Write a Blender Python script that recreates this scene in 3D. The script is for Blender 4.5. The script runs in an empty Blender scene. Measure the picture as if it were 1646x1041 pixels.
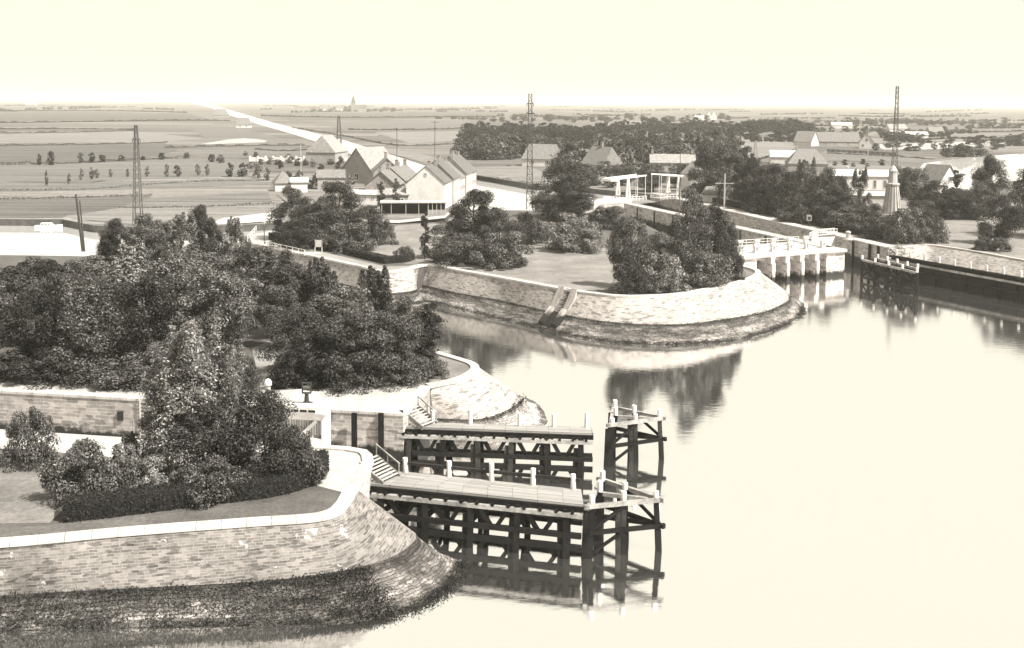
import bpy, bmesh, math, random
import numpy as np
from mathutils import Vector, Matrix, Euler
from mathutils.geometry import tessellate_polygon
random.seed(7)
S = bpy.context.scene
COL = S.collection
R = math.radians
PI = math.pi

# ------------------------------------------------------------------ camera
CAMZ = 26.0
F, CX, CY = 1800.0, 823.0, 520.5
PITCH, ROLL = R(5.0), R(0.38)
PPY = 163.5 + F * math.tan(PITCH)      # principal point row: the print was made with a lowered lens
cam_d = bpy.data.cameras.new('camera')
cam = bpy.data.objects.new('camera', cam_d)
COL.objects.link(cam)
cam_d.sensor_width = 36.0
cam_d.lens = 36.0 * F / 1646.0
cam_d.shift_y = -(CY - PPY) / 1646.0
cam_d.clip_start = 1.0
cam_d.clip_end = 60000.0
CM = Matrix.Rotation(PI / 2 - PITCH, 3, 'X') @ Matrix.Rotation(ROLL, 3, 'Z')
cam.matrix_world = Matrix.Translation((0, 0, CAMZ)) @ CM.to_4x4()
S.camera = cam

def ray(px, py):
    return CM @ Vector(((px - CX) / F, -(py - PPY) / F, -1.0))
def P(px, py, z=0.0):
    d = ray(px, py)
    t = (z - CAMZ) / d.z
    return Vector((d.x * t, d.y * t, z))
def topz(p, px, py):
    d = ray(px, py)
    return CAMZ + d.z * (p.y / d.y)
def mpp(p):
    return (p.y * math.cos(PITCH) - (p.z - CAMZ) * math.sin(PITCH)) / F   # metres per photo pixel there

# ------------------------------------------------------------------ materials
def g(v):
    return (v, v * 0.98, v * 0.97, 1.0)
class N:
    def __init__(s, name):
        s.m = bpy.data.materials.new(name); s.m.use_nodes = True
        s.t = s.m.node_tree; s.b = s.t.nodes['Principled BSDF']
        s.out = s.t.nodes['Material Output']
        s.b.inputs['Specular IOR Level'].default_value = 0.2
        s.b.inputs['Roughness'].default_value = 0.8
    def n(s, ty, **kw):
        x = s.t.nodes.new(ty)
        for k, v in kw.items():
            if k in x.inputs: x.inputs[k].default_value = v
            else: setattr(x, k, v)
        return x
    def l(s, a, b): s.t.links.new(a, b)
    def obj(s, scale=(1, 1, 1)):
        c = s.n('ShaderNodeTexCoord'); m = s.n('ShaderNodeMapping'); m.inputs['Scale'].default_value = scale
        s.l(c.outputs['Object'], m.inputs[0]); return m.outputs[0]
    def uv(s, scale=(1, 1, 1)):
        c = s.n('ShaderNodeTexCoord'); m = s.n('ShaderNodeMapping'); m.inputs['Scale'].default_value = scale
        s.l(c.outputs['UV'], m.inputs[0]); return m.outputs[0]
    def noise(s, vec, scale, detail=4, rough=.6):
        x = s.n('ShaderNodeTexNoise', Scale=scale, Detail=detail, Roughness=rough); s.l(vec, x.inputs['Vector']); return x.outputs['Fac']
    def ramp(s, fac, stops):
        r = s.n('ShaderNodeValToRGB'); e = r.color_ramp.elements
        while len(e) < len(stops): e.new(0.5)
        for i, (p, v) in enumerate(stops):
            e[i].position = p; e[i].color = g(v) if not isinstance(v, tuple) else v
        s.l(fac, r.inputs[0]); return r.outputs[0]
    def mul(s, a, b, ty='MULTIPLY', f=1.0):
        x = s.n('ShaderNodeMix', data_type='RGBA', blend_type=ty); x.inputs[0].default_value = f
        s.l(a, x.inputs[6]); s.l(b, x.inputs[7]); return x.outputs[2]
    def mixf(s, fac, a, b):
        x = s.n('ShaderNodeMix', data_type='RGBA'); s.l(fac, x.inputs[0]); s.l(a, x.inputs[6]); s.l(b, x.inputs[7]); return x.outputs[2]
    def col(s, c): s.l(c, s.b.inputs['Base Color'])
    def bump(s, h, st=.4, d=.05):
        x = s.n('ShaderNodeBump', Strength=st, Distance=d); s.l(h, x.inputs['Height']); s.l(x.outputs[0], s.b.inputs['Normal'])
MATS = {}
def plain(name, v, var=.25, scale=1.0, rough=.8, bump=0.0, stretch=(1, 1, 1)):
    q = N(name); o = q.obj(stretch)
    a = q.noise(o, scale, 6, .65); c = q.ramp(a, [(.25, v * (1 - var)), (.75, v * (1 + var))])
    b = q.noise(o, scale * .13, 3); c = q.mul(c, q.ramp(b, [(.3, .82), (.7, 1.1)]))
    q.col(c); q.b.inputs['Roughness'].default_value = rough
    if bump: q.bump(a, bump)
    MATS[name] = q.m; return q.m
plain('paving', .33, .22, 1.3, bump=.2)
def coping_stone():
    q = N('coping stone'); u = q.uv(); o = q.obj()
    bt = q.n('ShaderNodeTexBrick', Scale=1.0, **{'Mortar Size': .02, 'Brick Width': 1.5, 'Row Height': 8.0, 'Mortar Smooth': .2})
    bt.inputs['Color1'].default_value = g(.35); bt.inputs['Color2'].default_value = g(.44); bt.inputs['Mortar'].default_value = g(.12); q.l(u, bt.inputs['Vector'])
    a = q.noise(o, 1.1, 7, .75); b = q.noise(o, .25, 3)
    c = q.mul(bt.outputs['Color'], q.ramp(a, [(.28, .55), (.45, .95), (.7, 1.15)])); c = q.mul(c, q.ramp(b, [(.3, .8), (.7, 1.1)]))
    q.col(c); q.bump(a, .3, .03); MATS['coping stone'] = q.m
coping_stone()
plain('concrete', .45, .2, .9, bump=.2)
plain('pale plaster', .50, .12, .5)
plain('grey plaster', .27, .15, .6)
plain('white paint', .60, .14, 2.0, .5)
plain('grey paint', .38, .16, 1.4, .6)
plain('dark metal', .045, .3, 3, .5)
plain('mast metal', .07, .3, 2, .5)
plain('trunk bark', .05, .35, 4, bump=.5)
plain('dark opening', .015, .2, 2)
plain('earth', .2, .25, .4)
plain('dark bank face', .06, .5, .8)
plain('road', .40, .15, .5)
plain('white roof', .42, .12, .6)
plain('hull paint', .7, .08, 1, .4)
plain('wet timber', .011, .6, 2.2, .6, .5, (1, 1, .3)).node_tree.nodes['Principled BSDF'].inputs['Specular IOR Level'].default_value = .08

def timber(name, v, spread):
    q = N(name); o = q.obj()
    gr = q.noise(o, 3.0, 8, .75)
    big = q.noise(o, .5, 4, .6)
    c = q.ramp(gr, [(.25, v * (1 - spread)), (.5, v), (.75, v * (1 + spread))])
    c = q.mul(c, q.ramp(big, [(.3, .55), (.65, 1.25)]))
    q.col(c); q.bump(gr, .5, .03); q.b.inputs['Specular IOR Level'].default_value = .04; MATS[name] = q.m
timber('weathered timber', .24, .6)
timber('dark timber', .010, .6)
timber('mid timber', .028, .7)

def planks(name, v, w, axis_scale):
    q = N(name); u = q.uv()
    bt = q.n('ShaderNodeTexBrick', Scale=1.0, **{'Mortar Size': .022, 'Brick Width': 3.6, 'Row Height': w})
    bt.inputs['Color1'].default_value = g(v * .72); bt.inputs['Color2'].default_value = g(v * 1.2); bt.inputs['Mortar'].default_value = g(.03)
    q.l(u, bt.inputs['Vector'])
    m = q.n('ShaderNodeMapping'); m.inputs['Scale'].default_value = (.5, 9, 1); q.l(u, m.inputs[0])
    s = q.noise(m.outputs[0], 1.4, 6, .7)
    c = q.mul(bt.outputs['Color'], q.ramp(s, [(.25, .7), (.75, 1.2)]))
    q.col(c); q.bump(s, .4, .02); MATS[name] = q.m
planks('deck planks', .30, .17, 1)
planks('gate planks', .40, .22, 1)

def masonry(name, v, bw, rh, contrast, stain, mort=.34, wet=None, patch=.64):
    q = N(name); u = q.uv()
    wb = q.noise(u, .7, 3)
    vm = q.n('ShaderNodeVectorMath', operation='SCALE'); vm.inputs['Scale'].default_value = 1.0
    bt = q.n('ShaderNodeTexBrick', Scale=1.0, **{'Mortar Size': .022, 'Mortar Smooth': .5, 'Brick Width': bw, 'Row Height': rh, 'Bias': -.05})
    bt.offset = .41; bt.squash = 1.55; bt.squash_frequency = 3; bt.offset_frequency = 2
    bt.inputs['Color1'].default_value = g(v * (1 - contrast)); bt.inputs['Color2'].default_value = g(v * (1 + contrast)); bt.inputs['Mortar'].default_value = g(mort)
    ad = q.n('ShaderNodeMix', data_type='VECTOR'); ad.inputs[0].default_value = .0
    nv = q.n('ShaderNodeTexNoise', Scale=.9, Detail=3); q.l(u, nv.inputs['Vector'])
    wv = q.n('ShaderNodeVectorMath', operation='MULTIPLY_ADD'); q.l(nv.outputs['Color'], wv.inputs[0]); wv.inputs[1].default_value = (.3, .14, 0); q.l(u, wv.inputs[2])
    q.l(wv.outputs[0], bt.inputs['Vector'])
    st = q.noise(u, .23, 6, .7); s2 = q.noise(u, 1.3, 8, .8)
    c = q.mul(bt.outputs['Color'], q.ramp(st, [(.28, 1 - stain), (.5, 1.0), (.75, 1 + stain * .5)]))
    c = q.mul(c, q.ramp(s2, [(.3, .6), (.5, 1), (.7, 1.3)]))
    # odd dark stones
    m = q.n('ShaderNodeMapping'); m.inputs['Scale'].default_value = (1 / (bw * 1.4), 1 / rh, 1); q.l(u, m.inputs[0])
    wn = q.n('ShaderNodeTexVoronoi', Scale=1.0); q.l(m.outputs[0], wn.inputs['Vector'])
    sp = q.n('ShaderNodeSeparateColor'); q.l(wn.outputs['Color'], sp.inputs[0])
    c = q.mul(c, q.ramp(sp.outputs[0], [(.0, .5), (.13, .6), (.16, 1.0), (1, 1.0)]))
    # pale repair patches
    pn = q.noise(u, .55, 5, .75); lt = q.ramp(pn, [(.0, (0, 0, 0, 1)), (patch, (0, 0, 0, 1)), (patch + .02, (1, 1, 1, 1))])
    cc = q.n('ShaderNodeRGB'); cc.outputs[0].default_value = g(.30)
    c = q.mixf(lt, c, cc.outputs[0])
    if wet is not None:      # algae and tide stains that start at a ragged line on the wall
        ge = q.n('ShaderNodeNewGeometry'); sx = q.n('ShaderNodeSeparateXYZ'); q.l(ge.outputs['Position'], sx.inputs[0])
        nz = q.n('ShaderNodeMath', operation='MULTIPLY_ADD'); q.l(q.noise(u, .9, 6, .7), nz.inputs[0]); nz.inputs[1].default_value = 2.2; nz.inputs[2].default_value = -1.1
        ax = q.n('ShaderNodeMath', operation='ADD'); q.l(sx.outputs[2], ax.inputs[0]); q.l(nz.outputs[0], ax.inputs[1])
        mr = q.n('ShaderNodeMapRange'); mr.inputs[1].default_value = wet - .25; mr.inputs[2].default_value = wet + .25; q.l(ax.outputs[0], mr.inputs[0])
        dk = q.n('ShaderNodeRGB'); dk.outputs[0].default_value = g(.018)
        c = q.mixf(mr.outputs[0], dk.outputs[0], c)
    q.col(c)
    hh = q.noise(u, 2.2, 6, .7); q.bump(hh, .5, .08); MATS[name] = q.m
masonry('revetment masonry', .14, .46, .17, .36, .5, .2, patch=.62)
masonry('bright masonry', .25, .5, .19, .2, .38, .36, patch=.63)
masonry('lock masonry', .27, .9, .3, .25, .35, .38, wet=-2.9)
masonry('pier masonry', .36, 1.0, .32, .22, .25, .4, wet=-2.9)
masonry('house brick', .23, .4, .14, .25, .2, .3)
masonry('pale sluice stone', .46, 1.1, .4, .10, .15, .55, wet=-3.9)

def rubble(name, k, pale):
    q = N(name); u = q.obj((1, 1, 1)); u2 = q.obj((.5, .5, 4.5))
    uv = q.uv(); nv = q.n('ShaderNodeTexNoise', Scale=1.3, Detail=5); q.l(uv, nv.inputs['Vector'])
    wv = q.n('ShaderNodeVectorMath', operation='MULTIPLY_ADD'); q.l(nv.outputs['Color'], wv.inputs[0]); wv.inputs[1].default_value = (.7, .45, 0); q.l(uv, wv.inputs[2])
    bt = q.n('ShaderNodeTexBrick', Scale=1.0, **{'Mortar Size': .035, 'Mortar Smooth': .6, 'Brick Width': .6, 'Row Height': .24}); bt.offset = .43; bt.squash = 1.5; bt.squash_frequency = 3
    bt.inputs['Color1'].default_value = g(.12 * k); bt.inputs['Color2'].default_value = g(.27 * k); bt.inputs['Mortar'].default_value = g(.05 * k); q.l(wv.outputs[0], bt.inputs['Vector'])
    n1 = q.noise(u2, .45, 6, .75); n2 = q.noise(u, 2.2, 8, .8)
    c = q.mul(bt.outputs['Color'], q.ramp(n1, [(.36, .3), (.5, .85), (.64, 1.9)] if not pale else [(.3, .7), (.5, 1), (.7, 1.25)]))
    c = q.mul(c, q.ramp(n2, [(.35, .4), (.5, 1), (.68, 1.5)]))
    ge = q.n('ShaderNodeNewGeometry'); sx = q.n('ShaderNodeSeparateXYZ'); q.l(ge.outputs['Position'], sx.inputs[0])
    nz = q.n('ShaderNodeMath', operation='MULTIPLY_ADD'); q.l(q.noise(u, .5, 6, .75), nz.inputs[0]); nz.inputs[1].default_value = 1.3; nz.inputs[2].default_value = -.65
    ax = q.n('ShaderNodeMath', operation='ADD'); q.l(sx.outputs[2], ax.inputs[0]); q.l(nz.outputs[0], ax.inputs[1])
    mr = q.n('ShaderNodeMapRange'); mr.inputs[1].default_value = -5.0; mr.inputs[2].default_value = -3.0; q.l(ax.outputs[0], mr.inputs[0])
    c = q.mul(c, q.ramp(mr.outputs[0], [(0, .15), (.14, .3), (.27, 1.6), (.42, 1.3), (.6, .9), (.8, .8), (.93, .25)]))
    q.col(c); q.bump(n2, .7, .12); MATS[name] = q.m
rubble('weedy rubble', .6, 0)
rubble('pale rubble', 1.5, 1)

def lawn(name, v, sc=1.0):
    q = N(name); o = q.obj()
    a = q.noise(o, 3.5 * sc, 8, .8); b = q.noise(o, .18 * sc, 5, .65); d = q.noise(o, .9 * sc, 4, .6)
    c = q.ramp(a, [(.3, v * .6), (.7, v * 1.4)])
    c = q.mul(c, q.ramp(b, [(.3, .72), (.7, 1.3)])); c = q.mul(c, q.ramp(d, [(.3, .85), (.7, 1.12)]))
    q.col(c); q.bump(a, .8, .1); q.b.inputs['Specular IOR Level'].default_value = .05; MATS[name] = q.m
lawn('lawn grass', .165); lawn('dark lawn grass', .085); lawn('bank grass', .14, .6); lawn('near lawn grass', .10)

def fields():
    q = N('meadow fields'); o = q.obj()
    br = q.n('ShaderNodeTexBrick', Scale=1.0, **{'Mortar Size': .9, 'Brick Width': 260.0, 'Row Height': 62.0, 'Bias': 0.0})
    br.inputs['Color1'].default_value = g(.085); br.inputs['Color2'].default_value = g(.15); br.inputs['Mortar'].default_value = g(.04)
    mp = q.n('ShaderNodeMapping'); mp.inputs['Rotation'].default_value = (0, 0, R(4)); q.l(o, mp.inputs[0])
    wv = q.n('ShaderNodeTexNoise', Scale=.004, Detail=3); q.l(o, wv.inputs['Vector'])
    mx = q.n('ShaderNodeVectorMath', operation='MULTIPLY_ADD'); q.l(wv.outputs['Color'], mx.inputs[0]); mx.inputs[1].default_value = (60, 60, 0); q.l(mp.outputs[0], mx.inputs[2])
    q.l(mx.outputs[0], br.inputs['Vector'])
    m2 = q.n('ShaderNodeMapping'); m2.inputs['Scale'].default_value = (.05, 1, 1); q.l(mx.outputs[0], m2.inputs[0])
    st = q.noise(m2.outputs[0], .12, 6, .7)
    fine = q.noise(o, .5, 8, .75)
    c = q.mul(br.outputs['Color'], q.ramp(st, [(.3, .5), (.5, 1.0), (.72, 1.6)]))
    c = q.mul(c, q.ramp(fine, [(.3, .7), (.7, 1.3)])); q.col(c)
    q.b.inputs['Specular IOR Level'].default_value = 0.0; q.b.inputs['Roughness'].default_value = 1
    MATS['meadow fields'] = q.m
fields()
def field_tone(name, v, ang):
    q = N(name); o = q.obj()
    mp = q.n('ShaderNodeMapping'); mp.inputs['Rotation'].default_value = (0, 0, R(ang)); mp.inputs['Scale'].default_value = (.03, 1, 1); q.l(o, mp.inputs[0])
    st = q.noise(mp.outputs[0], .28, 9, .85); fine = q.noise(o, .8, 8, .8)
    c = q.ramp(st, [(.34, v * .4), (.5, v), (.66, v * 1.6)]); c = q.mul(c, q.ramp(fine, [(.3, .75), (.7, 1.25)])); q.col(c)
    q.b.inputs['Specular IOR Level'].default_value = 0.0; MATS[name] = q.m
field_tone('dark pasture', .092, 3); field_tone('mid pasture', .115, 5); field_tone('pale stubble', .15, 2); field_tone('sand ground', .27, 0)

def rooftile(name, v):
    q = N(name); o = q.obj((1, 1, 1)); a = q.noise(o, 1.2, 6, .7); b = q.noise(o, 6, 3)
    c = q.mul(q.ramp(a, [(.3, v * .65), (.7, v * 1.35)]), q.ramp(b, [(.3, .85), (.7, 1.15)])); q.col(c); q.bump(b, .4, .05); MATS[name] = q.m
rooftile('dark roof tiles', .10); rooftile('mid roof tiles', .14); rooftile('pale roof tiles', .21)

def foliage(name, lo, hi, trans=.18):
    q = N(name); q.t.nodes.remove(q.b)
    ge = q.n('ShaderNodeNewGeometry'); oi = q.n('ShaderNodeObjectInfo')
    c = q.ramp(ge.outputs['Random Per Island'], [(0, lo), (.6, lo + (hi - lo) * .38), (1, hi)])
    c = q.mul(c, q.ramp(oi.outputs['Random'], [(0, .5), (.5, .95), (1, 1.65)]))
    d = q.n('ShaderNodeBsdfDiffuse'); t = q.n('ShaderNodeBsdfTranslucent'); gl = q.n('ShaderNodeBsdfGlossy', Roughness=.45)
    q.l(c, d.inputs['Color']); q.l(c, t.inputs['Color']); q.l(c, gl.inputs['Color'])
    mx = q.n('ShaderNodeMixShader'); mx.inputs[0].default_value = trans; q.l(d.outputs[0], mx.inputs[1]); q.l(t.outputs[0], mx.inputs[2])
    m2 = q.n('ShaderNodeMixShader'); m2.inputs[0].default_value = .07; q.l(mx.outputs[0], m2.inputs[1]); q.l(gl.outputs[0], m2.inputs[2])
    q.l(m2.outputs[0], q.out.inputs['Surface']); MATS[name] = q.m
foliage('dark leaves', .008, .15); foliage('mid leaves', .012, .25); foliage('light leaves', .03, .24); foliage('pale leaves', .10, .45); foliage('hedge leaves', .03, .085); foliage('weed leaves', .02, .09)

def water(name, v, gloss, bs, sc):
    q = N(name); q.t.nodes.remove(q.b)
    o = q.obj((.55, 1, 1)); a = q.noise(o, sc, 5, .6); b = q.noise(o, sc * .18, 3, .5); w = q.noise(o, .035, 4, .6)
    d = q.n('ShaderNodeBsdfDiffuse'); q.l(q.ramp(w, [(.3, v * .9), (.7, v * 1.08)]), d.inputs['Color'])
    gl = q.n('ShaderNodeBsdfGlossy', Roughness=.03); gl.inputs['Color'].default_value = (1, .995, .985, 1)
    bp = q.n('ShaderNodeBump', Strength=bs, Distance=.05)
    ad = q.n('ShaderNodeMath', operation='ADD'); q.l(a, ad.inputs[0]); q.l(b, ad.inputs[1]); q.l(ad.outputs[0], bp.inputs['Height'])
    q.l(bp.outputs[0], gl.inputs['Normal'])
    rr = q.n('ShaderNodeMapRange'); rr.inputs[1].default_value = .4; rr.inputs[2].default_value = .7; rr.inputs[3].default_value = .015; rr.inputs[4].default_value = .09; q.l(w, rr.inputs[0]); q.l(rr.outputs[0], gl.inputs['Roughness'])
    fr = q.n('ShaderNodeLayerWeight', Blend=.5)
    mr = q.n('ShaderNodeMapRange'); mr.inputs[1].default_value = 0; mr.inputs[2].default_value = 1; mr.inputs[3].default_value = gloss * .9; mr.inputs[4].default_value = gloss
    q.l(fr.outputs['Facing'], mr.inputs[0])
    mx = q.n('ShaderNodeMixShader'); q.l(mr.outputs[0], mx.inputs[0]); q.l(d.outputs[0], mx.inputs[1]); q.l(gl.outputs[0], mx.inputs[2])
    q.l(mx.outputs[0], q.out.inputs['Surface']); MATS[name] = q.m
water('silty water', .15, .95, .17, 1.3)
water('canal water', .40, .62, .06, 1.0)
water('muddy pale water', .42, .25, .05, 1.0)

# ------------------------------------------------------------------ object helpers
def tag(o, label=None, cat=None, group=None, kind=None):
    if label: o['label'] = label
    if cat: o['category'] = cat
    if group: o['group'] = group
    if kind: o['kind'] = kind
    return o
def empty(name, loc, label, cat, group=None, rz=0):
    o = bpy.data.objects.new(name, None); o.empty_display_size = .5; COL.objects.link(o)
    o.location = loc; o.rotation_euler = (0, 0, rz); return tag(o, label, cat, group)
def link(name, me, parent=None, loc=None):
    o = bpy.data.objects.new(name, me); COL.objects.link(o)
    if parent is not None: o.parent = parent
    if loc is not None: o.location = loc
    return o
class MB:
    """collects faces with UVs (metres); build() links them as one mesh"""
    def __init__(s): s.v = []; s.f = []; s.uv = []; s.mi = []; s.cur = 0
    def face(s, pts, uvs=None):
        b = len(s.v); s.v += [tuple(p) for p in pts]; s.f.append(tuple(range(b, b + len(pts)))); s.mi.append(s.cur)
        if uvs is None:
            a, c = Vector(pts[0]), Vector(pts[1]); ux = (c - a); ux = ux.normalized() if ux.length > 1e-6 else Vector((1, 0, 0))
            n = ux.cross(Vector(pts[2]) - c); n = n.normalized() if n.length > 1e-9 else Vector((0, 0, 1)); vy = n.cross(ux)
            uvs = [((Vector(p) - a).dot(ux), (Vector(p) - a).dot(vy)) for p in pts]
        s.uv += uvs
    def hexa(s, lo, hi):   # lo, hi: 4 points each, same winding (ccw seen from hi)
        s.face(hi); s.face(lo[::-1])
        for i in range(4):
            j = (i + 1) % 4; s.face([lo[i], lo[j], hi[j], hi[i]])
    def box(s, x0, x1, y0, y1, z0, z1, M=None):
        lo = [Vector((x0, y0, z0)), Vector((x1, y0, z0)), Vector((x1, y1, z0)), Vector((x0, y1, z0))]
        hi = [Vector((p.x, p.y, z1)) for p in lo]
        if M is not None: lo = [M @ p for p in lo]; hi = [M @ p for p in hi]
        s.hexa(lo, hi)
    def bar(s, a, b, w, h=None, w2=None):
        a, b = Vector(a), Vector(b); h = h or w; d = (b - a).normalized()
        up = Vector((0, 0, 1)) if abs(d.z) < .95 else Vector((0, 1, 0))
        x = d.cross(up).normalized(); y = x.cross(d).normalized(); k = (w2 or w) / w
        def ring(p, q): return [p + x * (sx * w / 2 * q) + y * (sy * h / 2 * q) for sx, sy in ((-1, -1), (1, -1), (1, 1), (-1, 1))]
        s.hexa(ring(a, 1)[::-1], ring(b, k)[::-1])
    def tube(s, a, b, r, r2=None, n=8, cap=True):
        a, b = Vector(a), Vector(b); r2 = r if r2 is None else r2; d = (b - a).normalized()
        up = Vector((0, 0, 1)) if abs(d.z) < .95 else Vector((0, 1, 0)); x = d.cross(up).normalized(); y = x.cross(d).normalized()
        A = [a + x * (math.cos(2 * PI * i / n) * r) + y * (math.sin(2 * PI * i / n) * r) for i in range(n)]
        B = [b + x * (math.cos(2 * PI * i / n) * r2) + y * (math.sin(2 * PI * i / n) * r2) for i in range(n)]
        for i in range(n):
            j = (i + 1) % n; s.face([A[j], A[i], B[i], B[j]])
        if cap: s.face(B[::-1]); s.face(A)
    def lathe(s, prof, c=(0, 0, 0), n=14):
        c = Vector(c)
        for (r0, z0), (r1, z1) in zip(prof, prof[1:]):
            for i in range(n):
                t0, t1 = 2 * PI * i / n, 2 * PI * (i + 1) / n
                s.face([c + Vector((r * math.cos(t), r * math.sin(t), z)) for r, z, t in ((r0, z0, t0), (r0, z0, t1), (r1, z1, t1), (r1, z1, t0))])
    def poly(s, pts):
        pts = [Vector(p) for p in pts]
        for t in tessellate_polygon([pts]):
            q = [pts[i] for i in t]
            if (q[1] - q[0]).cross(q[2] - q[0]).z < 0: q = q[::-1]
            s.face(q, [(p.x, p.y) for p in q])
    def build(s, name, mat, parent=None, loc=None, smooth=False):
        me = bpy.data.meshes.new(name); me.from_pydata(s.v, [], s.f)
        u = me.uv_layers.new(name='UVMap'); u.data.foreach_set('uv', np.array(s.uv, dtype=np.float32).ravel())
        for m in (mat if isinstance(mat, (list, tuple)) else [mat]): me.materials.append(MATS[m] if isinstance(m, str) else m)
        if len(me.materials) > 1: me.polygons.foreach_set('material_index', s.mi)
        me.update()
        if smooth or True:
            bm = bmesh.new(); bm.from_mesh(me); bmesh.ops.remove_doubles(bm, verts=bm.verts, dist=.0005)
            bm.to_mesh(me); bm.free()
        if smooth: me.polygons.foreach_set('use_smooth', [True] * len(me.polygons))
        return link(name, me, parent, loc)
def local(pts, o): return [Vector(p) - Vector(o) for p in pts]

def crom(pts, n=6, closed=False):
    out = []; L = len(pts)
    for i in range(L - 1):
        p0 = pts[max(i - 1, 0)]; p1 = pts[i]; p2 = pts[i + 1]; p3 = pts[min(i + 2, L - 1)]
        for k in range(n):
            t = k / n
            out.append(.5 * ((2 * p1) + (p2 - p0) * t + (2 * p0 - 5 * p1 + 4 * p2 - p3) * t * t + (3 * p1 - p0 - 3 * p2 + p3) * t ** 3))
    out.append(pts[-1].copy()); return out
def loft(mb, lines, u0=0.0):
    n = len(lines[0]); us = [u0]
    for i in range(1, n): us.append(us[-1] + (lines[0][i] - lines[0][i - 1]).length * .5 + (lines[-1][i] - lines[-1][i - 1]).length * .5)
    vs = [[0.0] * n]
    for a, b in zip(lines, lines[1:]): vs.append([vs[-1][i] - (b[i] - a[i]).length for i in range(n)])
    for r in range(len(lines) - 1):
        for i in range(n - 1):
            q = [lines[r + 1][i], lines[r + 1][i + 1], lines[r][i + 1], lines[r][i]]
            uv = [(us[i], vs[r + 1][i]), (us[i + 1], vs[r + 1][i + 1]), (us[i + 1], vs[r][i + 1]), (us[i], vs[r][i])]
            mb.face(q, uv)
def normals2(line, side=1):
    out = []
    for i in range(len(line)):
        a, b = line[max(i - 1, 0)], line[min(i + 1, len(line) - 1)]; d = (b - a); d.z = 0; d.normalize()
        out.append(Vector((d.y, -d.x, 0)) * side)
    return out
def wobble(line, amp, seed):
    rnd = random.Random(seed); return [p + Vector((rnd.uniform(-amp, amp), rnd.uniform(-amp, amp), rnd.uniform(-amp, amp) * .6)) for p in line]
def lerp(a, b, t): return [x.lerp(y, t) for x, y in zip(a, b)]
def sheet(name, pix, z, mat, lab=None, kind='structure', dz=0):
    m = MB(); m.poly([P(x, y, z) + Vector((0, 0, dz)) for x, y in pix]); o = m.build(name, mat); tag(o, lab, None, None, kind); return o
FI = [0]

WZ = -4.8      # tidal basin
UZ = -1.8      # canals above the locks
EZ = -0.3      # meadows

# ------------------------------------------------------------------ sky, sun
EL, AZ = 52.0, 122.0     # azimuth clockwise from the view direction (+Y)
w = bpy.data.worlds.new('World'); S.world = w; w.use_nodes = True
nt = w.node_tree; bg = nt.nodes['Background']
sky = nt.nodes.new('ShaderNodeTexSky'); sky.sky_type = 'NISHITA'; sky.sun_disc = False
sky.sun_elevation = R(EL); sky.sun_rotation = R(AZ); sky.dust_density = 4.0; sky.air_density = 1.2
bw = nt.nodes.new('ShaderNodeRGBToBW'); nt.links.new(sky.outputs[0], bw.inputs[0])
mr = nt.nodes.new('ShaderNodeMapRange'); mr.inputs[1].default_value = 0; mr.inputs[2].default_value = 12; mr.inputs[3].default_value = 3.85; mr.inputs[4].default_value = 4.15
nt.links.new(bw.outputs[0], mr.inputs[0])
mul = nt.nodes.new('ShaderNodeVectorMath'); mul.operation = 'SCALE'; mul.inputs[0].default_value = (1.0, .955, .81); nt.links.new(mr.outputs[0], mul.inputs['Scale'])
nt.links.new(mul.outputs[0], bg.inputs[0]); bg.inputs[1].default_value = .1
sd = bpy.data.lights.new('sun', 'SUN'); sd.energy = 4.6; sd.angle = R(.6); sd.color = (1, .965, .87)
so = bpy.data.objects.new('sun', sd); COL.objects.link(so)
sv = Vector((math.sin(R(AZ)) * math.cos(R(EL)), math.cos(R(AZ)) * math.cos(R(EL)), math.sin(R(EL))))
so.rotation_euler = sv.to_track_quat('Z', 'Y').to_euler(); so.location = (100, -100, 150)
S.view_settings.view_transform = 'Standard'; S.view_settings.look = 'None'; S.view_settings.exposure = 1.38; S.view_settings.gamma = 1.0

# ------------------------------------------------------------------ water
m = MB(); m.poly([(-400, 10, WZ), (400, 10, WZ), (400, 420, WZ), (-400, 420, WZ)]); tag(m.build('water', 'silty water'), kind='structure')

# ------------------------------------------------------------------ the meadows: one sheet to the horizon, quay edge in front
front = [(-900, 346), (-200, 350), (50, 352), (100, 352), (150, 362), (250, 366), (370, 362), (445, 358), (560, 354), (640, 357), (715, 349), (738, 325), (746, 300), (742, 283), (770, 280), (850, 297), (930, 301), (1020, 300)]
fw = [P(x, y, EZ) for x, y in front]
Dwall = [P(1175, 340), P(1265, 361), P(1360, 382.5), P(1395, 391), P(1428, 398.5)]
dd = (Dwall[2] - Dwall[0]).normalized()
back = Dwall[0] - dd * 55; back.z = EZ
fw = fw[:-1] + [Vector((back.x, back.y, EZ))]
m = MB()
m.poly(fw + [Vector((back.x + 8, back.y, EZ)), Vector((420, 330, EZ)), Vector((9000, 330, EZ)), Vector((9000, 13000, EZ)), Vector((-9000, 13000, EZ)), Vector((-9000, 330, EZ)), Vector((fw[0].x, 330, EZ))])
tag(m.build('ground', 'meadow fields'), kind='structure')
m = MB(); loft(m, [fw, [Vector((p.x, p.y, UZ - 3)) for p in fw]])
tag(m.build('quay_wall', 'dark bank face'), 'long dark canal-side wall along the edge of the meadows and houses', 'wall')  # one dark tone for the grassy bank and the shade under the quay edge
# upper canal water
m = MB(); m.poly([P(x, y, UZ) for x, y in [(-900, 350), (50, 350), (445, 340), (700, 335), (735, 270), (1100, 290), (1110, 318), (1000, 331), (930, 345), (860, 339), (840, 338), (760, 338), (740, 352), (640, 362), (560, 362), (440, 372), (380, 400), (300, 420), (-900, 430)]])
tag(m.build('water', 'canal water'), kind='structure')
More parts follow.
